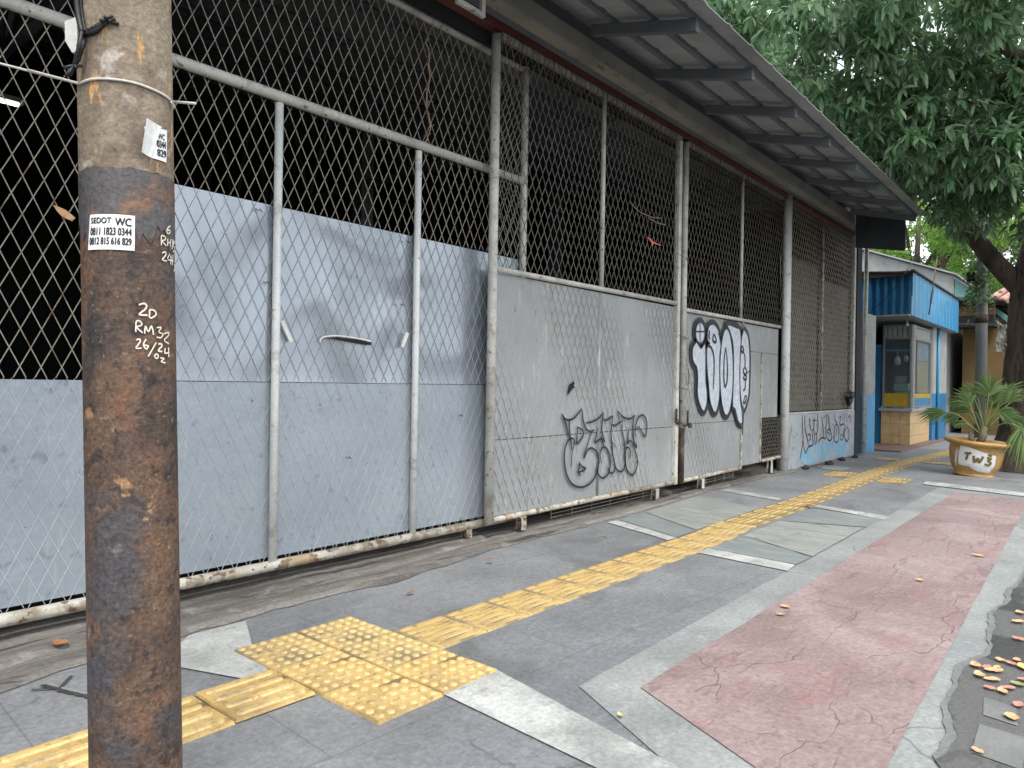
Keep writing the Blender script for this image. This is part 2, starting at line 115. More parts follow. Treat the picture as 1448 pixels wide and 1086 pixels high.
m_yel2=mat('worn_yellow_tile',[(164,138,86),(188,160,100),(200,174,116)],scale=4,rough=.65,bump=.3,bscale=80,bdist=.003,layers=[
  dict(sc=3.1,lo=.5,hi=.64,c=(146,128,90),amt=.6,dist=1),dict(sc=12,lo=.54,hi=.62,c=(110,92,56),amt=.7,st=(1,2,1)),dict(sc=7,lo=.55,hi=.6,c=(72,66,54),amt=.8,st=(.6,2.5,1),mask=1.5,mlo=.46,mhi=.6)])
m_yel3=mat('dusty_yellow_tile',[(180,152,98),(198,172,114)],scale=5,rough=.6,bump=.3,bscale=80,bdist=.003,layers=[dict(sc=5,lo=.42,hi=.56,c=(116,106,86),amt=.85,dist=.8),dict(sc=22,lo=.6,hi=.66,c=(104,88,56),amt=.6)])
m_sheetA2=mat('glossy_dented_sheet',grain=.06,gsc=40,cols=[(142,149,157),(150,157,165),(158,164,170)],scale=.9,rough=.25,rvar=.04,bump=1,bscale=1.25,spec=.7,metal=.55,bdist=.125,dent=1,layers=[dict(sc=18,lo=.62,hi=.7,c=(104,112,122),amt=.5),dict(sc=50,lo=.68,hi=.72,c=(170,176,180),amt=.4),dict(kind='spot',sc=4,lo=.03,hi=.02,c=(66,60,54),amt=.9,r=.8)])
m_sheetA=mat('blue_grey_painted_sheet',grain=.08,gsc=40,cols=[(138,146,154),(148,156,164),(158,165,171)],scale=.9,rough=.36,rvar=.08,bump=.12,bscale=2.2,spec=.6,metal=.35,bdist=.12,layers=[
  dict(sc=1.2,lo=.5,hi=.75,c=(156,162,166),amt=.5,dist=1.2,st=(1,1,.7)),dict(sc=18,lo=.62,hi=.7,c=(104,112,122),amt=.5),dict(sc=50,lo=.68,hi=.72,c=(170,176,180),amt=.4),
  dict(sc=9,lo=.62,hi=.66,c=(160,166,170),amt=.5,st=(5,1,.4)),dict(kind='spot',sc=5,lo=.03,hi=.02,c=(66,60,54),amt=.9,r=.8)])
m_sheetB=mat('grey_painted_sheet',[(130,132,132),(143,145,145),(154,156,156)],scale=1.2,rough=.5,bump=.15,bscale=5,spec=.5,metal=.15,bdist=.03,layers=[
  dict(sc=2,lo=.5,hi=.72,c=(132,133,130),amt=.5,st=(1,1,.6)),dict(sc=22,lo=.63,hi=.7,c=(104,98,88),amt=.6,st=(1.5,1,.5)),dict(sc=7,lo=.6,hi=.66,c=(178,178,174),amt=.5,st=(3,1,.5)),
  dict(sc=2.6,lo=.6,hi=.72,c=(130,122,110),amt=.4,st=(2,1,.35)),dict(kind='spot',sc=6,lo=.04,hi=.025,c=(84,64,48),amt=.9)])
m_frame=mat('offwhite_pipe_paint',[(158,157,150),(180,179,172),(196,195,188)],scale=6,rough=.5,bump=.3,bscale=60,bdist=.004,layers=[
  dict(sc=9,lo=.56,hi=.64,c=(138,130,116),amt=.55),dict(sc=30,lo=.62,hi=.66,c=(88,66,48),amt=.8),dict(sc=14,lo=.64,hi=.68,c=(70,56,44),amt=.8,mask=1.3,mlo=.45,mhi=.6)])
m_framew=mat('white_pipe_paint',[(200,202,200),(216,218,215)],scale=6,rough=.4,bump=.3,bscale=60,bdist=.004,layers=[dict(sc=9,lo=.58,hi=.64,c=(150,148,140),amt=.5),dict(sc=26,lo=.66,hi=.69,c=(96,84,70),amt=.8)])
m_frameR=mat('rusty_bottom_pipe',[(142,136,122),(170,165,152),(188,184,172)],scale=8,rough=.6,bump=.6,bscale=50,bdist=.006,layers=[
  dict(sc=11,lo=.5,hi=.58,c=(120,106,86),amt=.8),dict(sc=22,lo=.56,hi=.6,c=(84,60,42),amt=.85),dict(sc=5,lo=.58,hi=.64,c=(150,120,78),amt=.6)])
m_rust=mat('rusted_pipe',[(36,30,28),(62,50,42),(112,90,66)],scale=9,rough=.85,bump=.6,bscale=60,bdist=.006)
m_sheetline=mat('painted_mesh_bluish',[(164,171,176),(174,180,184)],scale=3,rough=.45,layers=[dict(sc=3,lo=.44,hi=.56,c=(152,160,167),amt=.9)])
m_sheetlineB=mat('painted_mesh_grey',[(152,154,154),(164,166,166)],scale=3,rough=.55,layers=[dict(sc=5,lo=.48,hi=.58,c=(150,150,145),amt=.9)])
m_wireA=mat('beige_mesh_wire',[(122,116,104),(150,144,130)],scale=8,rough=.6,layers=[dict(sc=14,lo=.58,hi=.64,c=(92,66,46),amt=.8)])
m_wireB=mat('weathered_mesh',[(82,79,73),(106,102,94)],scale=6,rough=.7,layers=[dict(sc=9,lo=.55,hi=.64,c=(78,62,50),amt=.7)])
m_pole=mat('rusted_steel_pole',grain=.55,gsc=110,cols=[(50,45,43),(82,65,54),(104,80,62)],scale=7,rough=.72,bump=.9,bscale=45,bdist=.006,dist=.6,spec=.4,layers=[
  dict(sc=60,lo=.6,hi=.64,c=(138,112,90),amt=.6,ro=.7),dict(sc=75,lo=.62,hi=.66,c=(34,28,26),amt=.8,ro=.7),dict(sc=16,lo=.58,hi=.62,c=(44,40,42),amt=.7,dist=1.5),
  dict(sc=4.5,lo=.5,hi=.6,c=(66,65,68),amt=.85,det=10),dict(sc=8,lo=.56,hi=.64,c=(102,74,56),amt=.6,det=10,ro=.65),dict(sc=30,lo=.6,hi=.66,c=(52,38,32),amt=.8),
  dict(sc=24,lo=.64,hi=.68,c=(166,128,92),amt=.7,mask=4),dict(sc=9,lo=.66,hi=.72,c=(140,140,138),amt=.7,mask=3,mlo=.5,mhi=.6),dict(sc=7,lo=.6,hi=.68,c=(106,64,46),amt=.5,st=(1,1,.5))])
m_poletop=mat('faded_brown_pole',grain=.4,gsc=110,cols=[(102,90,76),(128,114,95),(146,134,114)],scale=5,rough=.75,bump=.8,bscale=45,bdist=.006,dist=.6,layers=[
  dict(sc=6,lo=.54,hi=.64,c=(112,84,62),amt=.8,det=10),dict(sc=14,lo=.6,hi=.66,c=(178,170,160),amt=.6),dict(sc=5,lo=.6,hi=.68,c=(82,66,58),amt=.7),dict(sc=10,lo=.64,hi=.67,c=(192,144,84),amt=.7,st=(2.5,2.5,.6))])
m_poleband=mat('dark_paint_band',grain=.4,gsc=110,cols=[(62,60,62),(84,80,78)],scale=6,rough=.6,bump=.8,bscale=50,bdist=.005,layers=[dict(sc=7,lo=.55,hi=.64,c=(120,84,60),amt=.8,det=10),dict(sc=26,lo=.6,hi=.66,c=(44,40,40),amt=.7),dict(sc=10,lo=.64,hi=.7,c=(126,120,112),amt=.5)])
m_black=mat('black_spray_paint',[(17,20,27),(26,30,38)],rough=.5,bump=0)
m_dk=mat('blackened_gap',[(14,14,15),(20,20,22)],rough=.9)
m_silver=mat('silver_spray_paint',[(170,178,188),(200,206,214)],scale=14,rough=.45,bump=.1,metal=.2,layers=[dict(sc=20,lo=.55,hi=.65,c=(160,168,180),amt=.7,st=(1,1,2))])
m_chalk=mat('chalk_white',[(206,196,176),(222,214,198)],rough=.9,bump=.1)
m_paper=mat('sticker_paper',[(214,214,210),(226,226,222)],scale=14,rough=.6,layers=[dict(sc=9,lo=.6,hi=.7,c=(184,180,170),amt=.6)])
m_ink=mat('printed_ink',[(22,24,28)],rough=.6,bump=0)
m_cable=mat('black_cable',[(22,22,24)],rough=.5)
m_wcable=mat('white_cable',[(196,192,184)],rough=.5)
m_roof=mat('grey_roof_sheet',[(150,152,153),(170,172,172)],scale=1.5,rough=.6,bump=.1,layers=[dict(sc=2,lo=.5,hi=.7,c=(126,128,130),amt=.6)])
m_steel=mat('blue_grey_steel',[(92,98,104),(108,114,120)],scale=2,rough=.55,bump=.15,layers=[dict(sc=12,lo=.62,hi=.68,c=(90,74,60),amt=.5)])
m_beam=mat('cream_grey_beam',[(126,123,114),(148,144,132)],scale=2,rough=.6,bump=.2,layers=[dict(sc=18,lo=.6,hi=.66,c=(76,64,52),amt=.8,st=(.4,1,1)),dict(sc=2,lo=.5,hi=.65,c=(110,108,102),amt=.6)])
m_steel2=mat('grey_web_steel',[(112,113,108),(128,128,122)],scale=2,rough=.6,layers=[dict(sc=3,lo=.55,hi=.62,c=(98,100,100),amt=.6)])
m_redbeam=mat('red_oxide_beam',[(96,54,46),(116,68,58)],scale=3,rough=.7)
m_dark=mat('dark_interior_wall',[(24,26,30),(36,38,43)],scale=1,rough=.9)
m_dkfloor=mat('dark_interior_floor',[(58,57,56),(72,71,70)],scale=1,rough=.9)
m_blue=mat('blue_gloss_paint',[(34,98,142),(48,116,160)],scale=3,rough=.4,bump=.1,layers=[dict(sc=8,lo=.58,hi=.66,c=(60,146,196),amt=.5,st=(2,2,.4)),dict(sc=14,lo=.64,hi=.68,c=(40,60,80),amt=.7,st=(2,2,.5))])
m_blue2=mat('bright_blue_sheet',[(42,124,166),(54,140,184)],scale=2,rough=.4,bump=.1,layers=[dict(sc=6,lo=.58,hi=.68,c=(36,110,164),amt=.6,st=(3,3,.3)),dict(sc=22,lo=.66,hi=.69,c=(30,60,90),amt=.7)])
m_wall=mat('grey_white_render',[(134,138,135),(154,157,154)],scale=3,rough=.8,bump=.3,layers=[dict(sc=5,lo=.58,hi=.66,c=(120,118,112),amt=.6,st=(1,1,.5)),dict(sc=20,lo=.66,hi=.7,c=(80,74,66),amt=.6)])
m_wallb=mat('flaking_light_blue_render',[(142,149,155),(166,171,176)],scale=3,rough=.8,bump=.4,layers=[dict(sc=14,lo=.6,hi=.64,c=(96,92,90),amt=.7),dict(sc=5,lo=.62,hi=.65,c=(120,110,96),amt=.7,st=(2,2,.5))])
m_tile=mat('tan_wall_tile',[(176,146,104),(200,172,130)],scale=9,rough=.45,bump=.3,bscale=40,layers=[dict(sc=12,lo=.56,hi=.64,c=(168,134,88),amt=.6)])
m_grout=mat('tile_grout',[(112,88,62)],rough=.9)
m_alu=mat('aluminium_frame',[(118,121,120),(136,139,138)],scale=4,rough=.4,metal=.3)
m_yelp=mat('yellow_panel',[(150,126,20),(176,146,28)],scale=4,rough=.5)
m_ochre=mat('ochre_wall',[(92,74,42),(112,90,52)],scale=1.5,rough=.85,layers=[dict(sc=1,lo=.5,hi=.7,c=(110,84,46),amt=.6)])
m_brick=mat('brown_brick',[(116,92,66),(140,114,84)],scale=4,rough=.85,bump=.4,layers=[dict(kind='brick',bw=.5,bh=.3,ms=.03,lo=.4,hi=.6,c=(60,50,42),rot=(0,R_(90),R_(90)))])
m_teal=mat('teal_sheet',[(82,128,124),(104,148,142)],scale=3,rough=.6)
m_grout2=mat('red_brown_step',[(104,82,76),(122,98,90)],scale=5,rough=.7)
m_pink=mat('pinkish_roof_tile',[(176,134,124),(200,160,150)],scale=9,rough=.8,layers=[dict(sc=3,lo=.5,hi=.6,c=(150,104,92),amt=.7)])
m_pot=mat('gold_glazed_pot',[(146,112,58),(168,132,74),(184,148,90)],scale=5,rough=.4,bump=.2,bscale=20,layers=[dict(sc=9,lo=.58,hi=.66,c=(128,84,36),amt=.6,st=(1,1,2)),dict(sc=26,lo=.66,hi=.7,c=(80,52,26),amt=.7)])
m_potw=mat('white_pot_panel',[(196,196,194),(214,214,212)],scale=6,rough=.5,layers=[dict(sc=9,lo=.6,hi=.66,c=(150,140,124),amt=.6)])
m_gold=mat('bronze_lettering',[(108,90,44)],rough=.5)
m_soil=mat('soil',[(52,42,34)],rough=.95)
m_bark=mat('dark_brown_bark',[(48,40,34),(74,62,52),(98,84,70)],scale=6,rough=.9,bump=1,bscale=18,stretch=(1,1,.35),bdist=.05,layers=[dict(sc=12,lo=.56,hi=.66,c=(36,30,26),amt=.8,st=(1,1,.3)),dict(sc=4,lo=.6,hi=.7,c=(104,74,56),amt=.6),dict(sc=10,lo=.66,hi=.7,c=(136,130,118),amt=.7)])
m_cpole=mat('grey_concrete_pole',[(120,122,122),(142,144,144)],scale=5,rough=.8,bump=.3,layers=[dict(sc=6,lo=.55,hi=.65,c=(92,92,90),amt=.6)])
m_glass=bpy.data.materials.new('window_glass'); m_glass.use_nodes=True
_P=m_glass.node_tree.nodes['Principled BSDF']; _P.inputs['Base Color'].default_value=(.75,.82,.82,1); _P.inputs['Roughness'].default_value=.05; _P.inputs['Transmission Weight'].default_value=.95; _P.inputs['IOR'].default_value=1.1
m_plate=mat('white_crockery',[(190,196,192)],rough=.3)
m_trans=mat('pale_green_box',[(120,160,150)],rough=.4)
m_curt=mat('beige_paper',[(150,138,118),(166,154,134)],rough=.8)
m_curtb=mat('bluish_curtain',[(126,142,170),(146,160,184)],rough=.8)
m_cloth=mat('grimy_cloth',[(110,100,84),(150,146,136)],scale=5,rough=.9)
m_blackbag=mat('black_plastic_bag',[(20,22,24)],rough=.4)
m_leafbig=leafmat('broad_leaf',[(70,106,72),(94,130,92),(116,148,112),(82,118,78),(144,170,130)],rough=.36,trans=.3,spec=.8)
m_leafsm=leafmat('feathery_leaf',[(76,116,48),(100,142,58),(122,160,74),(86,128,54)],rough=.5,trans=.4)
m_leafdk=leafmat('background_leaf',[(58,92,50),(82,118,64),(68,104,58)],rough=.5,trans=.3)
m_palm=leafmat('palm_leaf',[(74,100,54),(98,124,70),(116,138,86)],rough=.45,trans=.25)
m_petiole=mat('palm_petiole',[(110,120,62),(140,146,86)],rough=.6)
m_palmtrunk=mat('palm_stem',[(110,98,76),(140,128,104)],scale=14,rough=.9,bump=.6)
m_dleaf=[mat('dry_leaf_'+k,[c],scale=30,rough=.7,bump=.2,layers=[dict(sc=40,lo=.58,hi=.66,c=c2,amt=.7)]) for k,c,c2 in (('peach',(200,160,118),(168,118,80)),('pink',(192,128,112),(164,94,80)),('brown',(150,104,66),(104,70,44)),('yellow',(196,172,104),(164,132,70)),('olive',(136,142,84),(110,100,60)))]
m_scrap=mat('white_scrap',[(214,214,204)],rough=.7); m_red2=mat('salmon_rag',[(200,98,84)],rough=.8)
m_fan=mat('dark_debris',[(46,43,40),(66,62,58)],scale=9,rough=.95,bump=1,bscale=30)
m_lamp=bpy.data.materials.new('lit_tube'); m_lamp.use_nodes=True; _P=m_lamp.node_tree.nodes['Principled BSDF']; _P.inputs['Emission Color'].default_value=(1,.95,.85,1); _P.inputs['Emission Strength'].default_value=3

# ---------------- mesh helpers ----------------
class MB:
    def __init__(s): s.v=[]; s.f=[]
    def add(s,vs,fs):
        o=len(s.v); s.v+= [tuple(v) for v in vs]; s.f+=[tuple(i+o for i in f) for f in fs]; return s
    def box(s,x0,y0,z0,x1,y1,z1):
        return s.add([(x0,y0,z0),(x1,y0,z0),(x1,y1,z0),(x0,y1,z0),(x0,y0,z1),(x1,y0,z1),(x1,y1,z1),(x0,y1,z1)],[(0,3,2,1),(4,5,6,7),(0,1,5,4),(1,2,6,5),(2,3,7,6),(3,0,4,7)])
    def hexa(s,a,b): # two quads
        return s.add(list(a)+list(b),[(3,2,1,0),(4,5,6,7),(0,1,5,4),(1,2,6,5),(2,3,7,6),(3,0,4,7)])
    def bar(s,a,b,w,t,n=(0,1,0)): # flat bar from a to b; t along n
        a=Vector(a); b=Vector(b); n=Vector(n); dd=(b-a).normalized(); q=dd.cross(n).normalized()*w/2; n=n*t/2
        return s.hexa([a-q-n,a+q-n,a+q+n,a-q+n],[b-q-n,b+q-n,b+q+n,b-q+n])
    def tube(s,pts,rad,n=10,cap=True,jit=0):
        pts=[Vector(p) for p in pts]; k=len(pts); rr=rad if isinstance(rad,(list,tuple)) else [rad]*k
        o=len(s.v); up=None
        for i,p in enumerate(pts):
            t=(pts[min(i+1,k-1)]-pts[max(i-1,0)]).normalized()
            if up is None: up=t.orthogonal().normalized()
            else:
                up=(up-t*up.dot(t)); up=up.normalized() if up.length>1e-6 else t.orthogonal().normalized()
            b=t.cross(up)
            for j in range(n):
                a=2*math.pi*j/n; ra=rr[i]*(1+(rnd.uniform(-jit,jit) if jit else 0))
                s.v.append(tuple(p+(up*math.cos(a)+b*math.sin(a))*ra))
        for i in range(k-1):
            for j in range(n):
                s.f.append((o+i*n+j,o+i*n+(j+1)%n,o+(i+1)*n+(j+1)%n,o+(i+1)*n+j))
        if cap: s.f.append(tuple(o+j for j in reversed(range(n)))); s.f.append(tuple(o+(k-1)*n+j for j in range(n)))
        return s
    def lathe(s,prof,n=40,cx=0,cy=0):
        o=len(s.v)
        for r0,z in prof:
            for j in range(n):
                a=2*math.pi*j/n; s.v.append((cx+r0*math.cos(a),cy+r0*math.sin(a),z))
        for i in range(len(prof)-1):
            for j in range(n): s.f.append((o+i*n+j,o+i*n+(j+1)%n,o+(i+1)*n+(j+1)%n,o+(i+1)*n+j))
        return s
    def prism(s,poly,z0,z1):
        k=len(poly); return s.add([(x,y,z0) for x,y in poly]+[(x,y,z1) for x,y in poly],[tuple(reversed(range(k))),tuple(range(k,2*k))]+[(i,(i+1)%k,k+(i+1)%k,k+i) for i in range(k)])
def link(o,parent=None):
    C.objects.link(o)
    if parent is not None: o.parent=parent
    return o
def obj(name,mb,m,parent=None,smooth=False,bevel=0,label=None):
    me=bpy.data.meshes.new(name)
    off=Vector((0,0,0))
    if parent is not None:
        q=parent
        while q is not None: off+=q.location; q=q.parent
    me.from_pydata([tuple(Vector(v)-off) for v in mb.v] if off.length else mb.v,[],mb.f); me.materials.append(m)
    if smooth:
        for p in me.polygons: p.use_smooth=True
    me.update()
    o=link(bpy.data.objects.new(name,me),parent)
    if bevel:
        b=o.modifiers.new('bevel','BEVEL'); b.width=bevel; b.segments=2; b.limit_method='ANGLE'
    if label: o['label']=label
    return o
def autosm(o,ang=40):
    bm=bmesh.new(); bm.from_mesh(o.data)
    for e in bm.edges: e.smooth=(len(e.link_faces)==2 and e.calc_face_angle(0)<R_(ang))
    for f_ in bm.faces: f_.smooth=True
    bm.to_mesh(o.data); bm.free()
def tag(o,label=None,cat=None,group=None,kind=None):
    if label: o['label']=label
    if cat: o['category']=cat
    if group: o['group']=group
    if kind: o['kind']=kind
    return o
def thing(name,loc,label,cat,group=None):
    o=link(bpy.data.objects.new(name,None)); o.location=loc; o.empty_display_size=.1; return tag(o,label,cat,group)
def struct(name,mb,m,label=None):
    o=obj(name,mb,m); o['kind']='structure'
    if label: o['label']=label
    return o
def sm(pts,n=5): # catmull-rom
    P=[tuple(p) for p in pts]
    if len(P)<3: return P
    P=[P[0]]+P+[P[-1]]; out=[]
    for i in range(1,len(P)-2):
        for k in range(n):
            t=k/n; out.append(tuple(.5*((2*b)+(-a+c)*t+(2*a-5*b+4*c-d_)*t*t+(-a+3*b-3*c+d_)*t**3) for a,b,c,d_ in zip(P[i-1],P[i],P[i+1],P[i+2])))
    out.append(P[-2]); return out
def ribbon(mb,pts,w,fn,taper=False):
    """pts 2D, fn maps 2D->3D; w width"""
    k=len(pts); L_=[];
    for i,(x,y) in enumerate(pts):
        a=pts[max(i-1,0)]; b=pts[min(i+1,k-1)]; dx,dy=b[0]-a[0],b[1]-a[1]; l=math.hypot(dx,dy) or 1; nx,ny=-dy/l,dx/l
        ww=w/2*(1-.5*abs(2*i/(k-1)-1)**3 if taper else 1)
        L_.append(fn(x+nx*ww,y+ny*ww)); L_.append(fn(x-nx*ww,y-ny*ww))
    mb.add(L_,[(2*i,2*i+1,2*i+3,2*i+2) for i in range(k-1)])
def textmesh(s,size,fn,w=None,h=None):
    cu=bpy.data.curves.new('t','FONT'); cu.body=s; cu.size=size; o=bpy.data.objects.new('t',cu); C.objects.link(o)
    bpy.context.view_layer.update(); dg=bpy.context.evaluated_depsgraph_get(); me=bpy.data.meshes.new_from_object(o.evaluated_get(dg))
    vs=[v.co.copy() for v in me.vertices]; fs=[tuple(p.vertices) for p in me.polygons]
    bpy.data.objects.remove(o); bpy.data.meshes.remove(me)
    x0=min(v.x for v in vs);x1=max(v.x for v in vs);y0=min(v.y for v in vs);y1=max(v.y for v in vs)
    mb=MB(); mb.add([fn((v.x-x0)/(x1-x0),(v.y-y0)/(y1-y0)) for v in vs],fs); return mb
NUM=['first','second','third','fourth','fifth','sixth','seventh','eighth','ninth','tenth','eleventh','twelfth','thirteenth','fourteenth','fifteenth','sixteenth','seventeenth','eighteenth','nineteenth']
def ordn(i):
    if i<19: return NUM[i]
    t=['twentieth','thirtieth','fortieth','fiftieth']; T=['twenty','thirty','forty','fifty']; k=i+1
    return t[k//10-2] if k%10==0 else T[k//10-2]+'-'+NUM[k%10-1]

# ================= GROUND =================
struct('ground',MB().add([(-300,-300,-.06),(400,-300,-.06),(400,300,-.06),(-300,300,-.06)],[(0,1,2,3)]),m_earth)
struct('road',MB().box(-60,-9,-.05,120,-.9,-.02),m_asph)
pv=MB(); N=1
pv.add([(-8,-.9,0),(60,-.9,0),(60,3.0,0),(-8,3.0,0)],[(0,1,2,3)])
pv.add([(13,3,0),(60,3,0),(60,3.9,0),(13,3.9,0)],[(0,1,2,3)])
pv.add([(-8,-.9,-.05),(60,-.9,-.05),(60,-.9,0),(-8,-.9,0)],[(0,1,2,3)])
struct('pavement',pv,m_pave)
def patch(name,poly,m,z=.004): return struct(name,MB().add([(x,y,z) for x,y in poly],[tuple(range(len(poly)))]),m)
def wob(a,b,n=14,amp=.006):
    out=[]
    for i in range(n+1):
        t=i/n; j=amp if 0<i<n else 0; out.append((a[0]+(b[0]-a[0])*t+rnd.uniform(-j,j),a[1]+(b[1]-a[1])*t+rnd.uniform(-j,j)))
    return out
# threshold strip by the gates (with ragged outer edge)
edge=[(-6,3.0),(.3,3.0),(.78,3.02),(1.09,3.10),(1.48,3.12),(2.13,3.15),(2.67,3.09),(3.2,3.17),(3.69,3.24),(4.4,3.22),(5.12,3.24),(6.2,3.3),(7.36,3.38),(8.4,3.36),(9.3,3.36),(9.62,3.33),(13.2,3.33)]
E2=[]
for (a,b) in zip(edge[:-1],edge[1:]):
    n=max(2,int((b[0]-a[0])/.09)); 
    for i in range(n): t=i/n; E2.append((a[0]+(b[0]-a[0])*t,a[1]+(b[1]-a[1])*t+rnd.uniform(-.018,.018)))
E2.append(edge[-1])
tb=MB(); k=len(E2); prof=[(0,.004),(.03,.02),(.12,.026),(.2,.012),(.26,.03)]
for (x,y) in E2:
    for (dy,z) in prof: tb.v.append((x,y+dy,z+(rnd.uniform(-.004,.004) if dy else 0)))
    tb.v.append((x,4.3,.03))
q=len(prof)+1
for i in range(k-1):
    for j in range(q-1): tb.f.append((i*q+j,(i+1)*q+j,(i+1)*q+j+1,i*q+j+1))
struct('gate_threshold',tb,m_thr)
# filler between pavement and threshold
struct('pavement_edge',MB().add([(-8,3,0),(13,3,0),(13,3.45,0),(-8,3.45,0)],[(0,1,2,3)]),m_pave)
# red strip
redp=wob((2.36,1.35),(9.21,1.39),40,.004)+wob((9.21,1.39),(9.05,.3),6)[1:]+[(9.0,.3)]+wob((8.6,.70),(2.37,.52),30,.004)[0:]
redp=wob((2.36,1.35),(9.21,1.39),40,.004)+wob((9.21,1.39),(9.12,.72),6)[1:]+wob((9.12,.72),(2.37,.52),40,.004)[1:]
redp+=[(1.9,.5),(1.9,.5)][:1]+[(2.08,.78)]
patch('red_stamped_strip',redp,m_red,.008)
patch('concrete_border',wob((2.22,1.53),(9.55,1.60),40,.006)+wob((9.55,1.60),(9.3,.2),5)[1:]+[(2.0,.2),(1.62,.2),(1.86,.86)],m_border,.004)
# slanted pale bands across the pavement
patch('pale_band',wob((1.83,1.86),(2.13,1.87),3)+wob((2.13,1.87),(2.02,1.35),6)[1:]+[(1.95,1.0),(1.75,.3),(1.45,.3),(1.78,1.14)],m_white,.006)
patch('pale_band',wob((1.5,3.10),(1.76,3.09),3)+[(1.62,2.79),(1.52,2.5),(1.42,2.49)]+wob((1.3,2.80),(1.42,3.02),4),m_white,.006)
patch('pale_band',[(.5,2.5),(.62,2.56),(.72,2.85),(.55,2.85)],m_white,.006)
patch('pale_band',wob((5.15,3.19),(4.86,2.5),8,.004)+wob((4.74,2.51),(5.0,3.19),8,.004),m_white,.006)
patch('pale_band',wob((4.71,2.18),(4.66,1.57),8,.004)+wob((4.47,1.55),(4.53,2.17),8,.004),m_white,.006)
patch('greenish_band',wob((5.3,2.17),(4.95,1.56),8,.01)+[(4.68,1.57),(4.72,2.17)],m_green,.005)
patch('greenish_band',wob((5.6,3.2),(5.2,2.52),8,.01)+[(4.88,2.51),(5.17,3.19)],m_green,.005)
patch('streaked_slab',wob((5.3,2.17),(6.1,2.19),6)+wob((6.1,2.19),(6.3,1.58),6)[1:]+wob((6.2,1.58),(4.97,1.56),8)[0:],m_streak,.006)
patch('streaked_slab',wob((5.65,3.22),(6.9,3.3),6)+wob((6.9,3.3),(6.6,2.56),6)[1:]+[(5.25,2.53)],m_streak,.004)
patch('greenish_band',wob((6.12,2.19),(6.95,2.2),6)+wob((6.85,1.56),(6.35,1.57),6),m_green,.005)
patch('pale_band',wob((7.22,2.22),(7.02,1.54),8,.005)+wob((6.82,1.54),(7.05,2.21),8,.005),m_white,.006)
patch('pale_band',wob((7.6,3.3),(7.35,2.62),8,.005)+wob((7.2,2.6),(7.4,3.3),8,.005),m_white,.005)
patch('pale_band',wob((10.05,1.82),(9.75,.8),8,.005)+[(9.7,.3),(9.4,.3)]+wob((9.42,.8),(9.7,1.8),8,.005),m_white,.009)
patch('greenish_band',[(10.5,3.3),(11.1,3.3),(10.9,2.9),(10.4,2.9)],m_streak,.005)
# wet kerbside
def jag(P):
    out=[]
    for (a,b) in zip(P[:-1],P[1:]):
        n=max(1,int(math.hypot(a[0]-b[0],a[1]-b[1])/.02))
        for i in range(n):
            t=i/n; x=a[0]+(b[0]-a[0])*t; y=a[1]+(b[1]-a[1])*t
            y+=.022*math.sin(x*6.3)+.010*math.sin(x*13+1)+.003*math.sin(x*41)+rnd.uniform(-.002,.002); out.append((x,y))
    return out
ke=[(x,y) for x,y in D['kerbedge']]; ke=sm(ke,6); ke.sort(key=lambda p:-p[0])
kk=[(12,.3),(8,.42)]+jag(ke)+[(2.3,.3),(1.5,.1),(.5,-.89),(12,-.89)]
patch('damp_edge',[(12,.32),(8,.44)]+[(x+.01,y+.025+.008*math.sin(x*9+2)) for x,y in kk[2:-5]]+[(2.25,.3),(1.4,.1),(.4,-.89),(12,-.89)],mat('damp_concrete',[(104,106,104),(118,120,117)],scale=6,rough=.6,grain=.25),.0095)
patch('kerbside_gutter',kk,m_wet,.012)
patch('dry_slab',[(2.95,.35),(3.12,.37),(3.1,.27),(2.93,.25)],m_dry,.015)
patch('dry_slab',[(2.62,.34),(2.86,.35),(2.85,.22),(2.6,.21)],m_dry,.015)
ck=MB(); ribbon(ck,[(x+rnd.uniform(-.006,.006),y+rnd.uniform(-.006,.006)) for x,y in sm([(.90,2.98),(.93,2.88),(.965,2.78),(.985,2.70),(1.03,2.60),(1.06,2.52)],6)],.016,lambda a,b:(a,b,.0075)); ribbon(ck,[(.86,2.96),(.93,2.90),(1.0,2.99)],.012,lambda a,b:(a,b,.0074)); struct('pavement_crack',ck,m_fan)
ck=MB(); ribbon(ck,sm([(.915,2.98),(.945,2.88),(.98,2.78),(1.0,2.70),(1.04,2.61)],6),.010,lambda a,b:(a,b,.0066)); struct('pavement_chip',ck,m_border)
patch('earth_bed',[(11.9,.2),(12.1,1.25),(14.5,1.5),(17,1.4),(17,-.8),(11.5,-.8)],m_earth,.01)

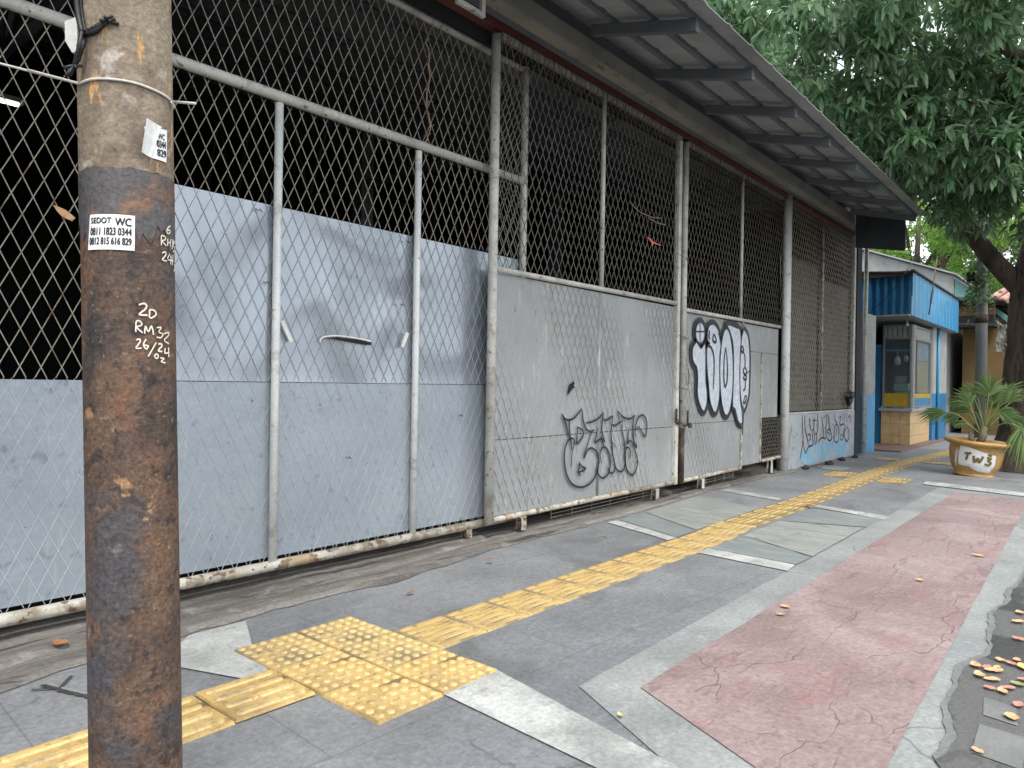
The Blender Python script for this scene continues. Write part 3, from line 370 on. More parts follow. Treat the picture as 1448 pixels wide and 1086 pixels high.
# ================= TACTILE TILES =================
def tilebase(mb,x0,y0,x1,y1,z0,z1,b=.006):
    mb.hexa([(x0,y0,z0),(x1,y0,z0),(x1,y1,z0),(x0,y1,z0)],[(x0+b,y0+b,z1),(x1-b,y0+b,z1),(x1-b,y1-b,z1),(x0+b,y1-b,z1)])
def blister(x,y,sx,sy,m,label):
    t=thing('blister_tile',(x,y,0),label,'paving tile','blistered tactile tiles in the square'); mb=MB(); tilebase(mb,x-sx/2,y-sy/2,x+sx/2,y+sy/2,0,.012,.003)
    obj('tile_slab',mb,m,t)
    dm=MB()
    for i in range(6):
        for j in range(6):
            cx=x-sx/2+sx*(i+.5)/6; cy=y-sy/2+sy*(j+.5)/6; r0=.0168+rnd.uniform(-.001,.001); hh=.0068+rnd.uniform(-.0012,.0006)
            o=len(dm.v); n=12
            for (rr,z) in ((r0,.0115),(r0*.86,.0115+hh*.6),(r0*.55,.0115+hh)):
                for a in range(n): dm.v.append((cx+rr*math.cos(a*2*math.pi/n),cy+rr*math.sin(a*2*math.pi/n),z))
            for l in range(2):
                for a in range(n): dm.f.append((o+l*n+a,o+l*n+(a+1)%n,o+(l+1)*n+(a+1)%n,o+(l+1)*n+a))
            dm.f.append(tuple(o+2*n+a for a in range(n)))
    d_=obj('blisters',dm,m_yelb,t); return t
sx,sy=.297,.313; bx0,by0=1.528,1.845
nm={(0,0):'near left-hand blistered tile at the road-side corner of the yellow square',(1,0):'blistered tile touching the pale concrete band at the right tip of the yellow square',
(0,1):'middle blistered tile joining the ribbed tiles on the left',(1,1):'dirty middle blistered tile joining the ribbed strip running away',
(0,2):'half grey worn blistered tile at the left tip of the yellow square',(1,2):'grimy blistered tile at the gate-side far corner of the yellow square'}
for (i,j),l in nm.items():
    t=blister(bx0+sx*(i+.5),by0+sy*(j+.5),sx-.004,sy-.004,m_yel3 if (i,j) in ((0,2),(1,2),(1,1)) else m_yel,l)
    t.rotation_euler=(0,0,rnd.uniform(-.006,.006))
def cl_y(x):
    P=[(-3,2.33),(2,2.325),(5,2.335),(5.6,2.38),(7.3,2.39),(8.4,2.42),(9.6,2.46),(10.7,2.5),(12.5,2.52),(14,2.42),(16,2.30),(18,2.2),(22,2.1)]
    for a,b in zip(P[:-1],P[1:]):
        if x<=b[0]: return a[1]+(b[1]-a[1])*(x-a[0])/(b[0]-a[0])
    return 2.1
def guide_mesh(nb,bw,bh,L=.297,W=.3):
    mb=MB(); tilebase(mb,-L/2,-W/2,L/2,W/2,0,.010,.003); rb=MB()
    for i in range(nb):
        y=-W/2+W*(i+.5)/nb; a=L/2-.02; n=6; w_=bw/2
        loop=[(a-w_+w_*math.cos(q),y+w_*math.sin(q)) for q in [(-.5+k/n)*math.pi for k in range(n+1)]]+[(-a+w_+w_*math.cos(q),y+w_*math.sin(q)) for q in [(.5+k/n)*math.pi for k in range(n+1)]]
        cxs=[((px*.985),(y+(py-y)*.6)) for px,py in loop]; k=len(loop)
        rb.add([(px,py,.0098) for px,py in loop]+[(px,py,.0098+bh) for px,py in cxs],[(q,(q+1)%k,k+(q+1)%k,k+q) for q in range(k)]+[tuple(range(k,2*k))])
    return mb,rb
gm={}
def guide(x,y,rot,kind,label,dz=0,sc=1):
    t=thing('guiding_tile',(0,0,0),label,'paving tile','ribbed yellow guiding tiles in the strip')
    mt=[m_yel,m_yel,m_yel2][kind]
    if kind not in gm:
        mb,rb=guide_mesh(*[(4,.034,.006),(6,.036,.003),(6,.034,.004)][kind]); a=obj('tile_slab',mb,[m_yel,m_yel3,m_grimeshade][kind],t); b=obj('ribs',rb,m_yelb if kind==0 else mt,t); gm[kind]=(a,b)
    else:
        for s_ in gm[kind]:
            c=s_.copy(); C.objects.link(c); c.parent=t
    t.location=(x,y,dz); t.rotation_euler=(rnd.uniform(-.004,.004),rnd.uniform(-.004,.004),rot); return t
x=bx0-.155
for i in range(8):
    guide(x,cl_y(x)+.02+rnd.uniform(-.004,.004)-(.01 if i==0 else 0),(-.03 if i==0 else rnd.uniform(-.006,.006)),0,ordn(i)+' wide-ribbed yellow tile left of the blistered square',dz=.006 if i==0 else 0); x-=.302
x=bx0+2*sx+.151; i=0
while x<19.5:
    rot=math.atan2(cl_y(x+.2)-cl_y(x-.2),.4)
    guide(x,cl_y(x)+rnd.uniform(-.003,.003),rot+rnd.uniform(-.004,.004),1 if x<5.6 else 2,ordn(i)+' ribbed yellow tile beyond the blistered square'); x+=.3*math.cos(rot); i+=1
arm={'on the gate side of the first crossing':(9.85,3.1),'on the road side of the first crossing':(9.7,1)}
for k,(x,y,l) in enumerate([(9.82,2.80,'gate-side near'),(10.12,2.81,'gate-side far'),(9.66,2.13,'road-side near'),(9.96,2.14,'road-side far')]):
    guide(x,y,0,2,l+' yellow tile of the first cross arm past the gates')
for k,(x,y,l) in enumerate([(12.75,2.87,'gate-side'),(12.65,2.16,'road-side'),(12.62,1.86,'outermost road-side')]):
    guide(x,y,0,2,l+' yellow tile of the cross arm beside the potted palm')

# ================= GATES =================
def clipline(p,dv,x0,x1,z0,z1):
    t0,t1=-1e9,1e9
    for a,dd,lo,hi in ((p[0],dv[0],x0,x1),(p[1],dv[1],z0,z1)):
        ta,tb_=(lo-a)/dd,(hi-a)/dd
        if ta>tb_: ta,tb_=tb_,ta
        t0=max(t0,ta); t1=min(t1,tb_)
    return (t0,t1) if t0<t1 else None
def diamond_wires(x0,x1,z0,z1,y,wv=.005,px=.0785,pz=.160,ph=0,bend=0,ox=None,oz=None,tw=1):
    ox=x0 if ox is None else ox; oz=z0 if oz is None else oz
    mb=MB()
    for sgn in (1,-1):
        c=-60*px
        while c<110*px:
            s_=clipline((ox+c+ph,oz),(px*sgn,pz),x0,x1,z0,z1)
            c+=px
            if not s_: continue
            t0,t1=s_; n=max(1,int((t1-t0)/2)); yy=y+(.0022 if sgn>0 else -.0022)*tw
            pts=[]
            for i in range(n+1):
                t=t0+(t1-t0)*i/n; X=ox+c-px+ph+px*sgn*t; Z=oz+pz*t
                b=bend*(math.sin(X*2.1+Z*1.3)+.5*math.sin(X*5+Z*4))
                pts.append((X+b*.6+rnd.uniform(-.0012,.0012),yy+b,Z))
            mb.tube(pts,wv/2,n=4,cap=True)
    return mb
def expanded(x0,x1,z0,z1,y,w=.0785,h=.165,t=.0055,wave=.004,grow=1):
    mb=MB(); nx=int((x1-x0)/(w/2)); nz=int((z1-z0)/(h/2)); nd=.007
    def P(i,j,dz=0):
        X=x0+(x1-x0)*i/nx; Z=z0+(z1-z0)*j/nz; X2=X+wave*math.sin(Z*7+X*3)*(.5+.5*math.sin(X*1.7)); 
        return (min(max(X2,x0),x1),y+wave*1.5*math.sin(X*4+Z*2.3),min(max(Z+dz+wave*math.sin(X*9),z0),z1))
    for i in range(nx+1):
        for j in range(nz+1):
            if (i+j)%2: continue
            mb.bar(P(i,j,-nd),P(i,j,nd),t*1.25,.004)
            for di in (-1,1):
                if 0<=i+di<=nx and j+1<=nz: mb.bar(P(i,j,nd),P(i+di,j+1,-nd),t,.0035)
    return mb
def sheet(x0,x1,z0,z1,y,th=.003,amp=0,seed=1,nx=40,nz=24):
    if not amp: return MB().box(x0,y,z0,x1,y+th,z1)
    rr=random.Random(seed); bl=[(rr.uniform(x0,x1),rr.uniform(z0,z1),rr.uniform(.12,.34),rr.uniform(-1,1)) for _ in range(12)]
    mb=MB()
    for i in range(nx+1):
        for j in range(nz+1):
            X=x0+(x1-x0)*i/nx; Z=z0+(z1-z0)*j/nz; e=math.sin(math.pi*i/nx)**.5*math.sin(math.pi*j/nz)**.5
            dd=sum(s_*math.exp(-((X-a)**2+((Z-b)*.8)**2)/(r0*r0)) for a,b,r0,s_ in bl); mb.v.append((X,y+.001+abs(amp*e)*.2-amp*e*dd*.5 if False else y+max(-.001,amp*e*(1+dd)),Z))
    for i in range(nx):
        for j in range(nz): a=i*(nz+1)+j; mb.f.append((a,a+nz+1,a+nz+2,a+1))
    return mb
def pipe(a,b,r0,n=14): return MB().tube([a,b],r0,n)
def roller(x,y,z,parent,m=m_frameR):
    b=MB().box(x-.028,y-.03,.035,x+.028,y-.022,z); b.box(x-.028,y+.022,.035,x+.028,y+.03,z); b.box(x-.028,y-.022,z-.01,x+.028,y+.022,z)
    o=obj('wheel_bracket',b,m,parent,bevel=.002)
    w_=MB(); n=20
    for yy,rr in ((-.014,.04),(-.006,.034),(.006,.034),(.014,.04)):
        for i in range(n): w_.v.append((x+rr*math.cos(i*2*math.pi/n)*.95,y+yy,.068+rr*math.sin(i*2*math.pi/n)))
    for l in range(3):
        for i in range(n): w_.f.append((l*n+i,l*n+(i+1)%n,(l+1)*n+(i+1)%n,(l+1)*n+i))
    w_.f.append(tuple(range(n))); w_.f.append(tuple(3*n+i for i in reversed(range(n))))
    obj('wheel',w_,m_rust,o); return o
# --- gate 1 (behind, nearest) ---
Y1=3.52
g1=thing('sliding_gate',(2,Y1,.1),'nearest sliding gate with blue-grey sheets and tall diamond mesh above the rusty pole','gate','sliding gates of the warehouse')
X0,X1=-.8,4.25
obj('bottom_rail',pipe((X0,Y1-.012,.118),(X1,Y1-.012,.118),.029),m_frameR,g1,smooth=True)
obj('middle_rail',pipe((X0,Y1-.012,2.655),(X1,Y1-.012,2.672),.029),m_frame,g1,smooth=True)
obj('top_rail',pipe((X0,Y1+.012,3.50),(X1,Y1+.012,3.53),.022),m_frame,g1,smooth=True)
for x in (.06,1.10+.28,2.15,3.165): obj('post',pipe((x,Y1-.008,.147),(x,Y1-.008,2.628),.0225),m_framew,g1,smooth=True)
obj('end_post',pipe((X1,Y1-.002,.147),(X1,Y1-.002,3.55),.028),m_frame,g1,smooth=True)
obj('lower_sheet',sheet(X0,X1-.03,.158,1.112,Y1+.02),m_sheetA,g1)
o=obj('upper_sheet',sheet(1.42,X1-.03,1.116,2.075,Y1+.017,amp=.0035,seed=5,nx=110,nz=50),m_sheetA2,g1,smooth=True,label='dented upper sheet with glossy bulges')
obj('mesh',diamond_wires(1.42,X1,2.08,3.5,Y1+.009,wv=.0056,bend=.002,ox=X0,oz=.125),m_wireA,g1)
_m=diamond_wires(X0,1.42,1.12,3.5,Y1+.009,wv=.0056,bend=.002,ox=X0,oz=.125); obj('mesh',_m,m_wireA,g1)
obj('painted_mesh',diamond_wires(1.42,X1,1.12,2.078,Y1+.0158,wv=.0034,ox=X0,oz=.125,tw=.1),m_sheetline,g1)
obj('painted_mesh',diamond_wires(X0,X1,.125,1.118,Y1+.0190,wv=.0034,ox=X0,oz=.125,tw=.1),m_sheetline,g1)

# painted-over mesh on the sheets: fine raised diamonds
roller(3.68,Y1,.095,g1); roller(.55,Y1,.095,g1)
mb=MB()
for k in range(3):
    X=3.85+.25*k
for _x,_z in ((2.04,2.03),(2.09,1.65),(3.09,2.03),(3.05,1.62),(2.65,.67),(3.6,.9)): obj('wire_tie',MB().tube([(_x-.018,Y1-.002,_z+.004),(_x-.004,Y1-.008,_z-.006),(_x+.006,Y1-.006,_z+.006),(_x+.02,Y1-.002,_z-.008)],.0028,5),m_rust,g1)
tp=MB().add([(2.18,Y1-.004,1.45),(2.20,Y1-.006,1.455),(2.262,Y1-.003,1.345),(2.24,Y1-.003,1.335)],[(0,1,2,3)]); obj('tape_strip',tp,m_scrap,g1)
tp=MB().add([(3.085,Y1-.004,1.45),(3.11,Y1-.006,1.44),(3.07,Y1-.003,1.345),(3.045,Y1-.003,1.352)],[(0,1,2,3)]); obj('tape_strip',tp,m_scrap,g1)
sl=MB().add([(2.46,Y1+.006,1.372),(2.56,Y1+.004,1.384),(2.7,Y1+.004,1.378),(2.815,Y1+.006,1.366),(2.81,Y1+.006,1.348),(2.7,Y1+.004,1.356),(2.55,Y1+.004,1.37)],[tuple(range(7))]); obj('torn_slot',sl,m_dk,g1)
ed=MB(); ribbon(ed,sm([(2.44,1.35),(2.46,1.378),(2.56,1.392),(2.7,1.386),(2.81,1.374)]),.008,lambda a,b:(a,Y1+.002,b)); obj('bent_slot_lip',ed,m_scrap,g1)
vn=MB(); vp=[(3.21,3.36),(3.24,3.27),(3.235,3.2),(3.255,3.14),(3.23,3.05),(3.22,2.95),(3.245,2.88),(3.26,2.81),(3.245,2.76),(3.225,2.70)]
vn.tube([(a+rnd.uniform(-.006,.006),Y1-.012,b) for a,b in sm(vp,4)],.0045,5)
for a,b in vp:
    for _ in range(3): vn.tube([(a,Y1-.012,b),(a+rnd.uniform(-.03,.03),Y1-.02,b+rnd.uniform(-.02,.03))],.0025,4)
tag(obj('dry_vine',vn,mat('dry_vine',[(120,92,72),(168,150,130)],scale=20)),'dried brown vine tangled in the diamond mesh of the nearest gate','vine')
pp=MB().add([(1.07,Y1-.02,1.862),(1.10,Y1-.014,1.857),(1.125,Y1-.016,1.848),(1.160,Y1-.015,1.822),(1.148,Y1-.012,1.806),(1.11,Y1-.012,1.818),(1.088,Y1-.014,1.838)],[tuple(range(7))])
tag(obj('dead_leaf',pp,m_dleaf[0]),'pale dead leaf caught in the black mesh left of the rusty pole','leaf')
# --- gate 2 ---
Y2=3.42
g2=thing('sliding_gate',(5.2,Y2,.1),'second sliding gate, grey sheets with thin black graffiti','gate','sliding gates of the warehouse')
obj('end_post',pipe((3.80,Y2,.13),(3.80,Y2,3.60),.034),m_frame,g2,smooth=True)
obj('bottom_rail',pipe((3.835,Y2,.148),(6.55,Y2,.160),.021),m_frameR,g2,smooth=True)
obj('middle_rail',pipe((3.835,Y2-.006,1.942),(6.55,Y2-.006,1.955),.021),m_frame,g2,smooth=True)
obj('post',pipe((5.195,Y2,1.965),(5.195,Y2,3.60),.021),m_frame,g2,smooth=True)
obj('top_rail',MB().box(3.84,Y2-.02,3.585,6.6,Y2+.02,3.635),m_beam,g2,bevel=.003)
obj('lock_channel',MB().box(6.55,Y2-.02,.14,6.61,Y2+.03,3.6),m_frame,g2,bevel=.003)
obj('upper_sheet',sheet(3.845,6.548,.722,1.92,Y2+.012,amp=.003,seed=9,nx=60,nz=30),m_sheetB,g2,smooth=True)
obj('lower_sheet',sheet(3.845,4.248,.170,.716,Y2+.012),m_sheetB,g2)
obj('lower_sheet',sheet(4.252,6.548,.170,.716,Y2+.012),m_sheetB,g2)
obj('sheet_rib',MB().tube([(5.2,Y2+.02,.17),(5.2,Y2+.02,1.92)],.021,12),m_sheetB,g2,smooth=True)
obj('mesh',expanded(3.84,6.55,1.965,3.585,Y2+.004),m_wireB,g2)
obj('painted_mesh',expanded(3.85,6.545,.19,1.915,Y2+.0115,t=.004,wave=.003),m_sheetlineB,g2)
fr=MB(); rr=random.Random(4)
for i in range(70):
    x=3.86+i*.038; fr.tube([(x,Y2-.005,3.52+rr.uniform(-.02,.02)),(x+rr.uniform(-.03,.03),Y2-.03,3.6+rr.uniform(-.02,.03)),(x+rr.uniform(-.03,.03),Y2-.025,3.64)],.003,4)
obj('curled_mesh_edge',fr,m_wireB,g2)
roller(4.165,Y2,.135,g2); roller(6.19,Y2,.135,g2)
gr=MB()
for st in D['tag1']: ribbon(gr,sm(st,6),.019,lambda a,b:(a,Y2-.004,b),taper=True)
obj('graffiti',gr,m_black,g2,label='thin black outlined spray-paint lettering')
hl=MB().add([(4.735,Y2+.002,1.08),(4.752,Y2+.002,1.125),(4.79,Y2+.001,1.14),(4.81,Y2+.001,1.155),(4.83,Y2+.001,1.14),(4.815,Y2+.001,1.12),(4.825,Y2+.001,1.10),(4.79,Y2+.001,1.09),(4.765,Y2+.001,1.065),(4.73,Y2+.001,1.035)],[tuple(range(10))]); obj('torn_hole',hl,m_dk,g2)
uw=MB()
for z in (.06,.09): uw.tube([(4.6,Y2+.05,z),(6.15,Y2+.05,z+.012)],.003,4)
for i in range(6): uw.tube([(4.6+i*.29,Y2+.05,.045),(4.6+i*.29,Y2+.05,.13)],.003,4)
obj('bottom_wire_guard',uw,m_wireA,g2)
rg=MB().add([(5.93,Y2-.012,2.52),(5.99,Y2-.02,2.51),(6.05,Y2-.012,2.495),(6.21,Y2-.012,2.482),(6.2,Y2-.015,2.472),(6.06,Y2-.014,2.478),(6.04,Y2-.012,2.44),(6.01,Y2-.015,2.48)],[tuple(range(8))])
tag(obj('torn_rag',rg,m_red2),'small salmon rag scrap snagged high in the mesh of the second gate','rag')
tw=MB(); 
for a,b in (((5.62,2.78),(5.84,2.72)),((5.84,2.72),(6.2,2.74)),((5.95,2.70),(6.28,2.69))): tw.tube([(a[0],Y2-.012,a[1]),((a[0]+b[0])/2,Y2-.016,(a[1]+b[1])/2-.015),(b[0],Y2-.012,b[1])],.005,5)
tag(obj('dry_twig',tw,mat('dry_twig',[(128,112,92)],scale=20)),'dry twigs lying across the mesh above the salmon rag','twig')
# --- gate 3 ---
Y3=3.44
g3=thing('sliding_gate',(8,Y3,.1),'third sliding gate with silver bubble-letter graffiti','gate','sliding gates of the warehouse')
obj('end_post',MB().tube([(6.75,Y3,.70),(6.75,Y3,3.62)],.033,14),m_frame,g3,smooth=True)
obj('end_post',MB().tube([(6.75,Y3,.13),(6.75,Y3,.70)],.034,14),m_rust,g3,smooth=True,label='rusted lower length of the gate post')
obj('middle_rail',pipe((6.78,Y3-.008,1.912),(9.46,Y3-.008,1.922),.021),m_frame,g3,smooth=True)
obj('top_rail',MB().box(6.78,Y3-.02,3.6,9.5,Y3+.02,3.645),m_beam,g3,bevel=.003)
obj('bottom_rail',pipe((6.78,Y3,.152),(8.26,Y3,.168),.021),m_frameR,g3,smooth=True)
obj('bottom_rail',pipe((8.93,Y3,.205),(9.6,Y3,.215),.021),m_frameR,g3,smooth=True)
obj('post',pipe((8.2,Y3,1.935),(8.2,Y3,3.6),.019),m_frame,g3,smooth=True)
obj('upper_sheet',sheet(6.785,8.265,.735,1.89,Y3+.012),m_sheetB,g3); obj('lower_sheet',sheet(6.785,8.265,.175,.729,Y3+.012),m_sheetB,g3)
dr=obj('wicket_door',sheet(8.30,8.86,.19,1.56,Y3+.006),m_sheetB,g3); obj('door_edge',MB().box(8.268,Y3-.008,.17,8.298,Y3+.012,1.9),m_frameR,dr,bevel=.002); obj('door_edge',MB().box(8.862,Y3-.008,.19,8.885,Y3+.02,1.56),m_frameR,dr,bevel=.002)
obj('filler_sheet',sheet(8.30,9.47,1.565,1.89,Y3+.016),m_sheetB,g3); obj('filler_sheet',sheet(8.89,9.47,.745,1.56,Y3+.016),m_sheetB,g3)
obj('corner_mesh',expanded(8.90,9.6,.21,.74,Y3+.004,w=.06,h=.09),m_wireB,g3)
obj('mesh',expanded(6.785,9.6,1.935,3.6,Y3+.004),m_wireB,g3)
obj('painted_mesh',expanded(6.79,8.26,.19,1.885,Y3+.0115,t=.004,wave=.003),m_sheetlineB,g3)
fr=MB()
for i in range(70):
    x=6.82+i*.039; fr.tube([(x,Y3-.005,3.52+rr.uniform(-.02,.02)),(x+rr.uniform(-.03,.03),Y3-.03,3.6+rr.uniform(-.02,.02)),(x,Y3-.025,3.64)],.003,4)
obj('curled_mesh_edge',fr,m_wireB,g3)
fl=MB().add([(9.36,Y3-.03,2.86),(9.45,Y3-.005,2.86),(9.45,Y3-.005,1.95),(9.41,Y3-.02,1.95),(9.39,Y3-.03,2.4)],[tuple(range(5))]); obj('peeled_sheet_strip',fl,m_sheetB,g3)
roller(7.22,Y3,.14,g3,m_frame); roller(9.2,Y3,.2,g3,m_frame)
gb=MB(); 
for st in D['fill2']:
    s_=sm(st,4); ribbon(gb,s_,.10,lambda a,b:(a,Y3-.0045,b)) 
obj('graffiti_outline',gb,m_black,g3)
gf=MB()
for q_,st in enumerate(D['fill2']):
    s_=sm(st,4)[:-1]; gf.add([(a,Y3-.007-.0004*q_,b) for a,b in s_],[tuple(range(len(s_)))])
gfo=obj('graffiti_fill',gf,m_silver,g3,label='silver filled bubble letters with black outline')
gl_=MB()
for q_,st in enumerate(D['fill2']): ribbon(gl_,sm(st,4),.022,lambda a,b:(a,Y3-.0098,b))
for st in D['line2']: ribbon(gl_,sm(st,5),.034,lambda a,b:(a,Y3-.0102,b),taper=True)
obj('graffiti_lines',gl_,m_black,g3)
uw=MB()
for z in (.075,.10,.13): uw.tube([(7.35,Y3+.03,z),(8.15,Y3+.03,z+.01)],.003,4)
for i in range(4): uw.tube([(7.4+i*.24,Y3+.03,.06),(7.4+i*.24,Y3+.03,.15)],.004,4)
obj('bottom_wire_guard',uw,m_wireA,g3)
# chain and lock between gate 2 and 3
lk=MB().box(6.53,Y2-.035,.76,6.56,Y2-.022,.9); lk.box(6.555,Y2-.035,.74,6.60,Y2-.022,.77)
obj('lock_plate',lk,m_rust,g2,bevel=.002)
lk=MB().box(6.795,Y3-.045,.72,6.825,Y3-.033,.88); obj('lock_plate',lk,m_rust,g3,bevel=.002)
ch=MB(); cp=sm([(6.55,Y2-.03,.80),(6.62,Y2-.06,.745),(6.70,Y3-.055,.72),(6.78,Y3-.055,.735),(6.82,Y3-.05,.75)],4)
for i,(a,b) in enumerate(zip(cp[:-1],cp[1:])):
    a=Vector(a);b=Vector(b);mid=(a+b)/2;dv=(b-a); sd_=(Vector((0,1,0)) if i%2 else Vector((0,0,1)))*.009
    ch.tube([mid-dv*.65,mid-dv*.4+sd_,mid+dv*.4+sd_,mid+dv*.65,mid+dv*.4-sd_,mid-dv*.4-sd_,mid-dv*.65],.0035,5)
ch.box(6.80,Y3-.075,.70,6.84,Y3-.05,.75)
tag(obj('padlock_chain',ch,m_rust),'rusty chain and padlock tying the second and third gates together','chain')
for z in (1.62,2.42,1.1): 
    wi=MB().tube(sm([(6.56,Y2-.03,z+.02),(6.64,Y2-.05,z),(6.7,Y3-.045,z+.01),(6.79,Y3-.03,z-.01),(6.83,Y3-.02,z)],3),.003,5); obj('tie_wire',wi,m_rust,g3)
hs=MB().tube([(6.79,Y3-.03,1.15),(6.84,Y3-.03,1.15),(6.83,Y3-.03,1.30),(6.79,Y3-.03,1.30)],.004,5); obj('wire_latch',hs,m_rust,g3)
# --- fixed post and end panel ---
tag(obj('steel_post',MB().tube([(9.70,3.44,0),(9.70,3.44,3.75)],.058,20),m_framew,smooth=True),'thick off-white pipe post standing after the third gate','post')
ep=thing('mesh_end_panel',(11.2,3.44,0),'fixed mesh panel above the low graffitied pale-blue wall','fence')
Y4=3.44
obj('mesh',expanded(9.8,12.78,.80,3.70,Y4,t=.008),m_wireA,ep)
obj('bottom_bar',MB().box(9.77,Y4-.02,.765,12.86,Y4+.02,.79),m_frame,ep,bevel=.002)
obj('middle_bar',pipe((11.18,Y4-.012,.79),(11.16,Y4-.012,3.68),.018),m_frameR,ep,smooth=True)
obj('end_bar',MB().box(12.78,Y4-.025,.03,12.88,Y4+.025,3.76),m_frame,ep,bevel=.003)
obj('top_bar',MB().box(9.77,Y4-.02,3.70,12.8,Y4+.02,3.74),m_beam,ep,bevel=.002)
obj('backing_sheet',sheet(9.85,11.12,.80,2.92,Y4+.05,amp=.01,seed=3),mat('dusty_netting',[(84,82,76),(104,101,94)],scale=2,rough=.9,layers=[dict(sc=3,lo=.5,hi=.65,c=(74,72,68),amt=.7)]),ep)
obj('backing_sheet',sheet(11.24,12.72,.80,2.76,Y4+.05,amp=.01,seed=4),bpy.data.materials['dusty_netting'],ep)
lw=thing('low_wall',(11.2,3.46,0),'low pale-blue wall with tall black tags below the end mesh panel','wall')
wl=MB().box(9.77,3.40,0,12.86,3.56,.762); obj('wall_panel',wl,m_wallb,lw,bevel=.004)
bp=MB(); top=[(10.15,.12),(10.3,.26),(10.6,.22),(10.85,.34),(11.1,.28),(11.3,.36),(11.5,.42),(11.6,.26),(11.9,.38),(12.1,.44),(12.25,.30),(12.5,.24),(12.6,.1)]; bot=[(12.5,.05),(12.0,.08),(11.6,.04),(11.2,.06),(10.8,.03),(10.4,.05)]
bp.add([(x,3.3965,z) for x,z in top+bot],[tuple(range(len(top+bot)))]); obj('blue_paint_patch',bp,mat('faded_sky_blue_paint',[(112,160,188),(134,176,200)],scale=5,rough=.8,grain=.2,layers=[dict(sc=6,lo=.5,hi=.56,c=(160,166,170),amt=.85)]),lw)
gg=MB()
for st in D['tag3']: ribbon(gg,sm(st,4),.028,lambda a,b:(a,3.396,b),taper=True)
obj('graffiti',gg,m_black,lw)
bgm=MB()
def blob(mb,c,r0,seed,n=7,m_=9,flat=(1,1,1)):
    q_=random.Random(seed); o=len(mb.v); ph=[q_.uniform(0,6) for _ in range(6)]
    for i in range(n+1):
        th=math.pi*i/n
        for j in range(m_):
            a=2*math.pi*j/m_; rr=r0*(1+.22*math.sin(3*a+ph[0]+th*2)+.15*math.sin(5*th+ph[1]+a)+q_.uniform(-.1,.1))
            mb.v.append((c[0]+rr*math.sin(th)*math.cos(a)*flat[0],c[1]+rr*math.sin(th)*math.sin(a)*flat[1],c[2]+rr*math.cos(th)*flat[2]))
    for i in range(n):
        for j in range(m_): mb.f.append((o+i*m_+j,o+i*m_+(j+1)%m_,o+(i+1)*m_+(j+1)%m_,o+(i+1)*m_+j))
blob(bgm,(12.5,Y4-.06,.98),.11,5,flat=(1,.5,1)); tag(obj('plastic_bag',bgm,m_blackbag),'crumpled black plastic bag tied to the end mesh panel','bag')
lbl=['dark rubble lump nearest the thick post','small dark stone left of the blue shop pillar','flat broken concrete piece at the foot of the low wall','dark rubble chunk halfway along the low wall','pale stone beside the low wall']
for i,(x,y,r0) in enumerate([(10.25,3.33,.06),(12.6,3.31,.05),(11.1,3.27,.07),(11.9,3.32,.065),(10.6,3.25,.035)]):
    b_=MB(); blob(b_,(x,y,r0*.35),r0,20+i,flat=(1.3,.8,.55)); tag(obj('rubble',b_,m_fan if i!=4 else m_dry),lbl[i],'rubble','rubble along the low wall')
b_=MB().box(10,3.27,.0,12.9,3.4,.035); 

# ================= WAREHOUSE =================
wh=thing('warehouse',(4,7,0),'open-fronted warehouse with grey overhanging sheet roof above the gates','building')
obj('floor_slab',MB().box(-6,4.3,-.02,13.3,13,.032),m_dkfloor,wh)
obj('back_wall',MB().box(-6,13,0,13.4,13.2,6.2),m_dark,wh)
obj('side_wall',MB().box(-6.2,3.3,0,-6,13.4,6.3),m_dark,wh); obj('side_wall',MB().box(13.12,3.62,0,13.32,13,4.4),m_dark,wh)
obj('front_wall',MB().box(-6,3.5,0,-.82,3.62,4.2),m_sheetB,wh)
obj('corner_column',MB().box(12.9,3.40,0,13.18,3.61,4.1),m_dark,wh,bevel=.01)
obj('drain_pipe',pipe((13.35,3.38,0.02),(13.35,3.38,3.75),.035),m_frame,wh,smooth=True)
# main roof over the interior
rf=MB().hexa([(-6.3,3.3,3.98),(13.4,3.3,3.98),(13.4,13.3,6.2),(-6.3,13.3,6.2)],[(-6.3,3.3,4.0),(13.4,3.3,4.0),(13.4,13.3,6.22),(-6.3,13.3,6.22)]); obj('main_roof',rf,m_roof,wh)
# gable infill
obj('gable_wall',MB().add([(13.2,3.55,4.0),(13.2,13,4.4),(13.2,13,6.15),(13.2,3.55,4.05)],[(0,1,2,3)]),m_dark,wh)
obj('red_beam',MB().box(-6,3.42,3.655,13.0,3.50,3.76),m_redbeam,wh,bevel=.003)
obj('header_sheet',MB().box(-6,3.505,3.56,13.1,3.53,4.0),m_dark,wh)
gu=obj('front_beam',MB().box(-6,3.14,3.652,12.9,3.17,3.775),m_steel2,wh,bevel=.004); obj('beam_flange',MB().box(-6,3.142,3.628,12.9,3.24,3.650),m_beam,gu); obj('beam_shadow_web',MB().box(-6,3.26,3.70,12.9,3.40,3.98),m_steel,wh)
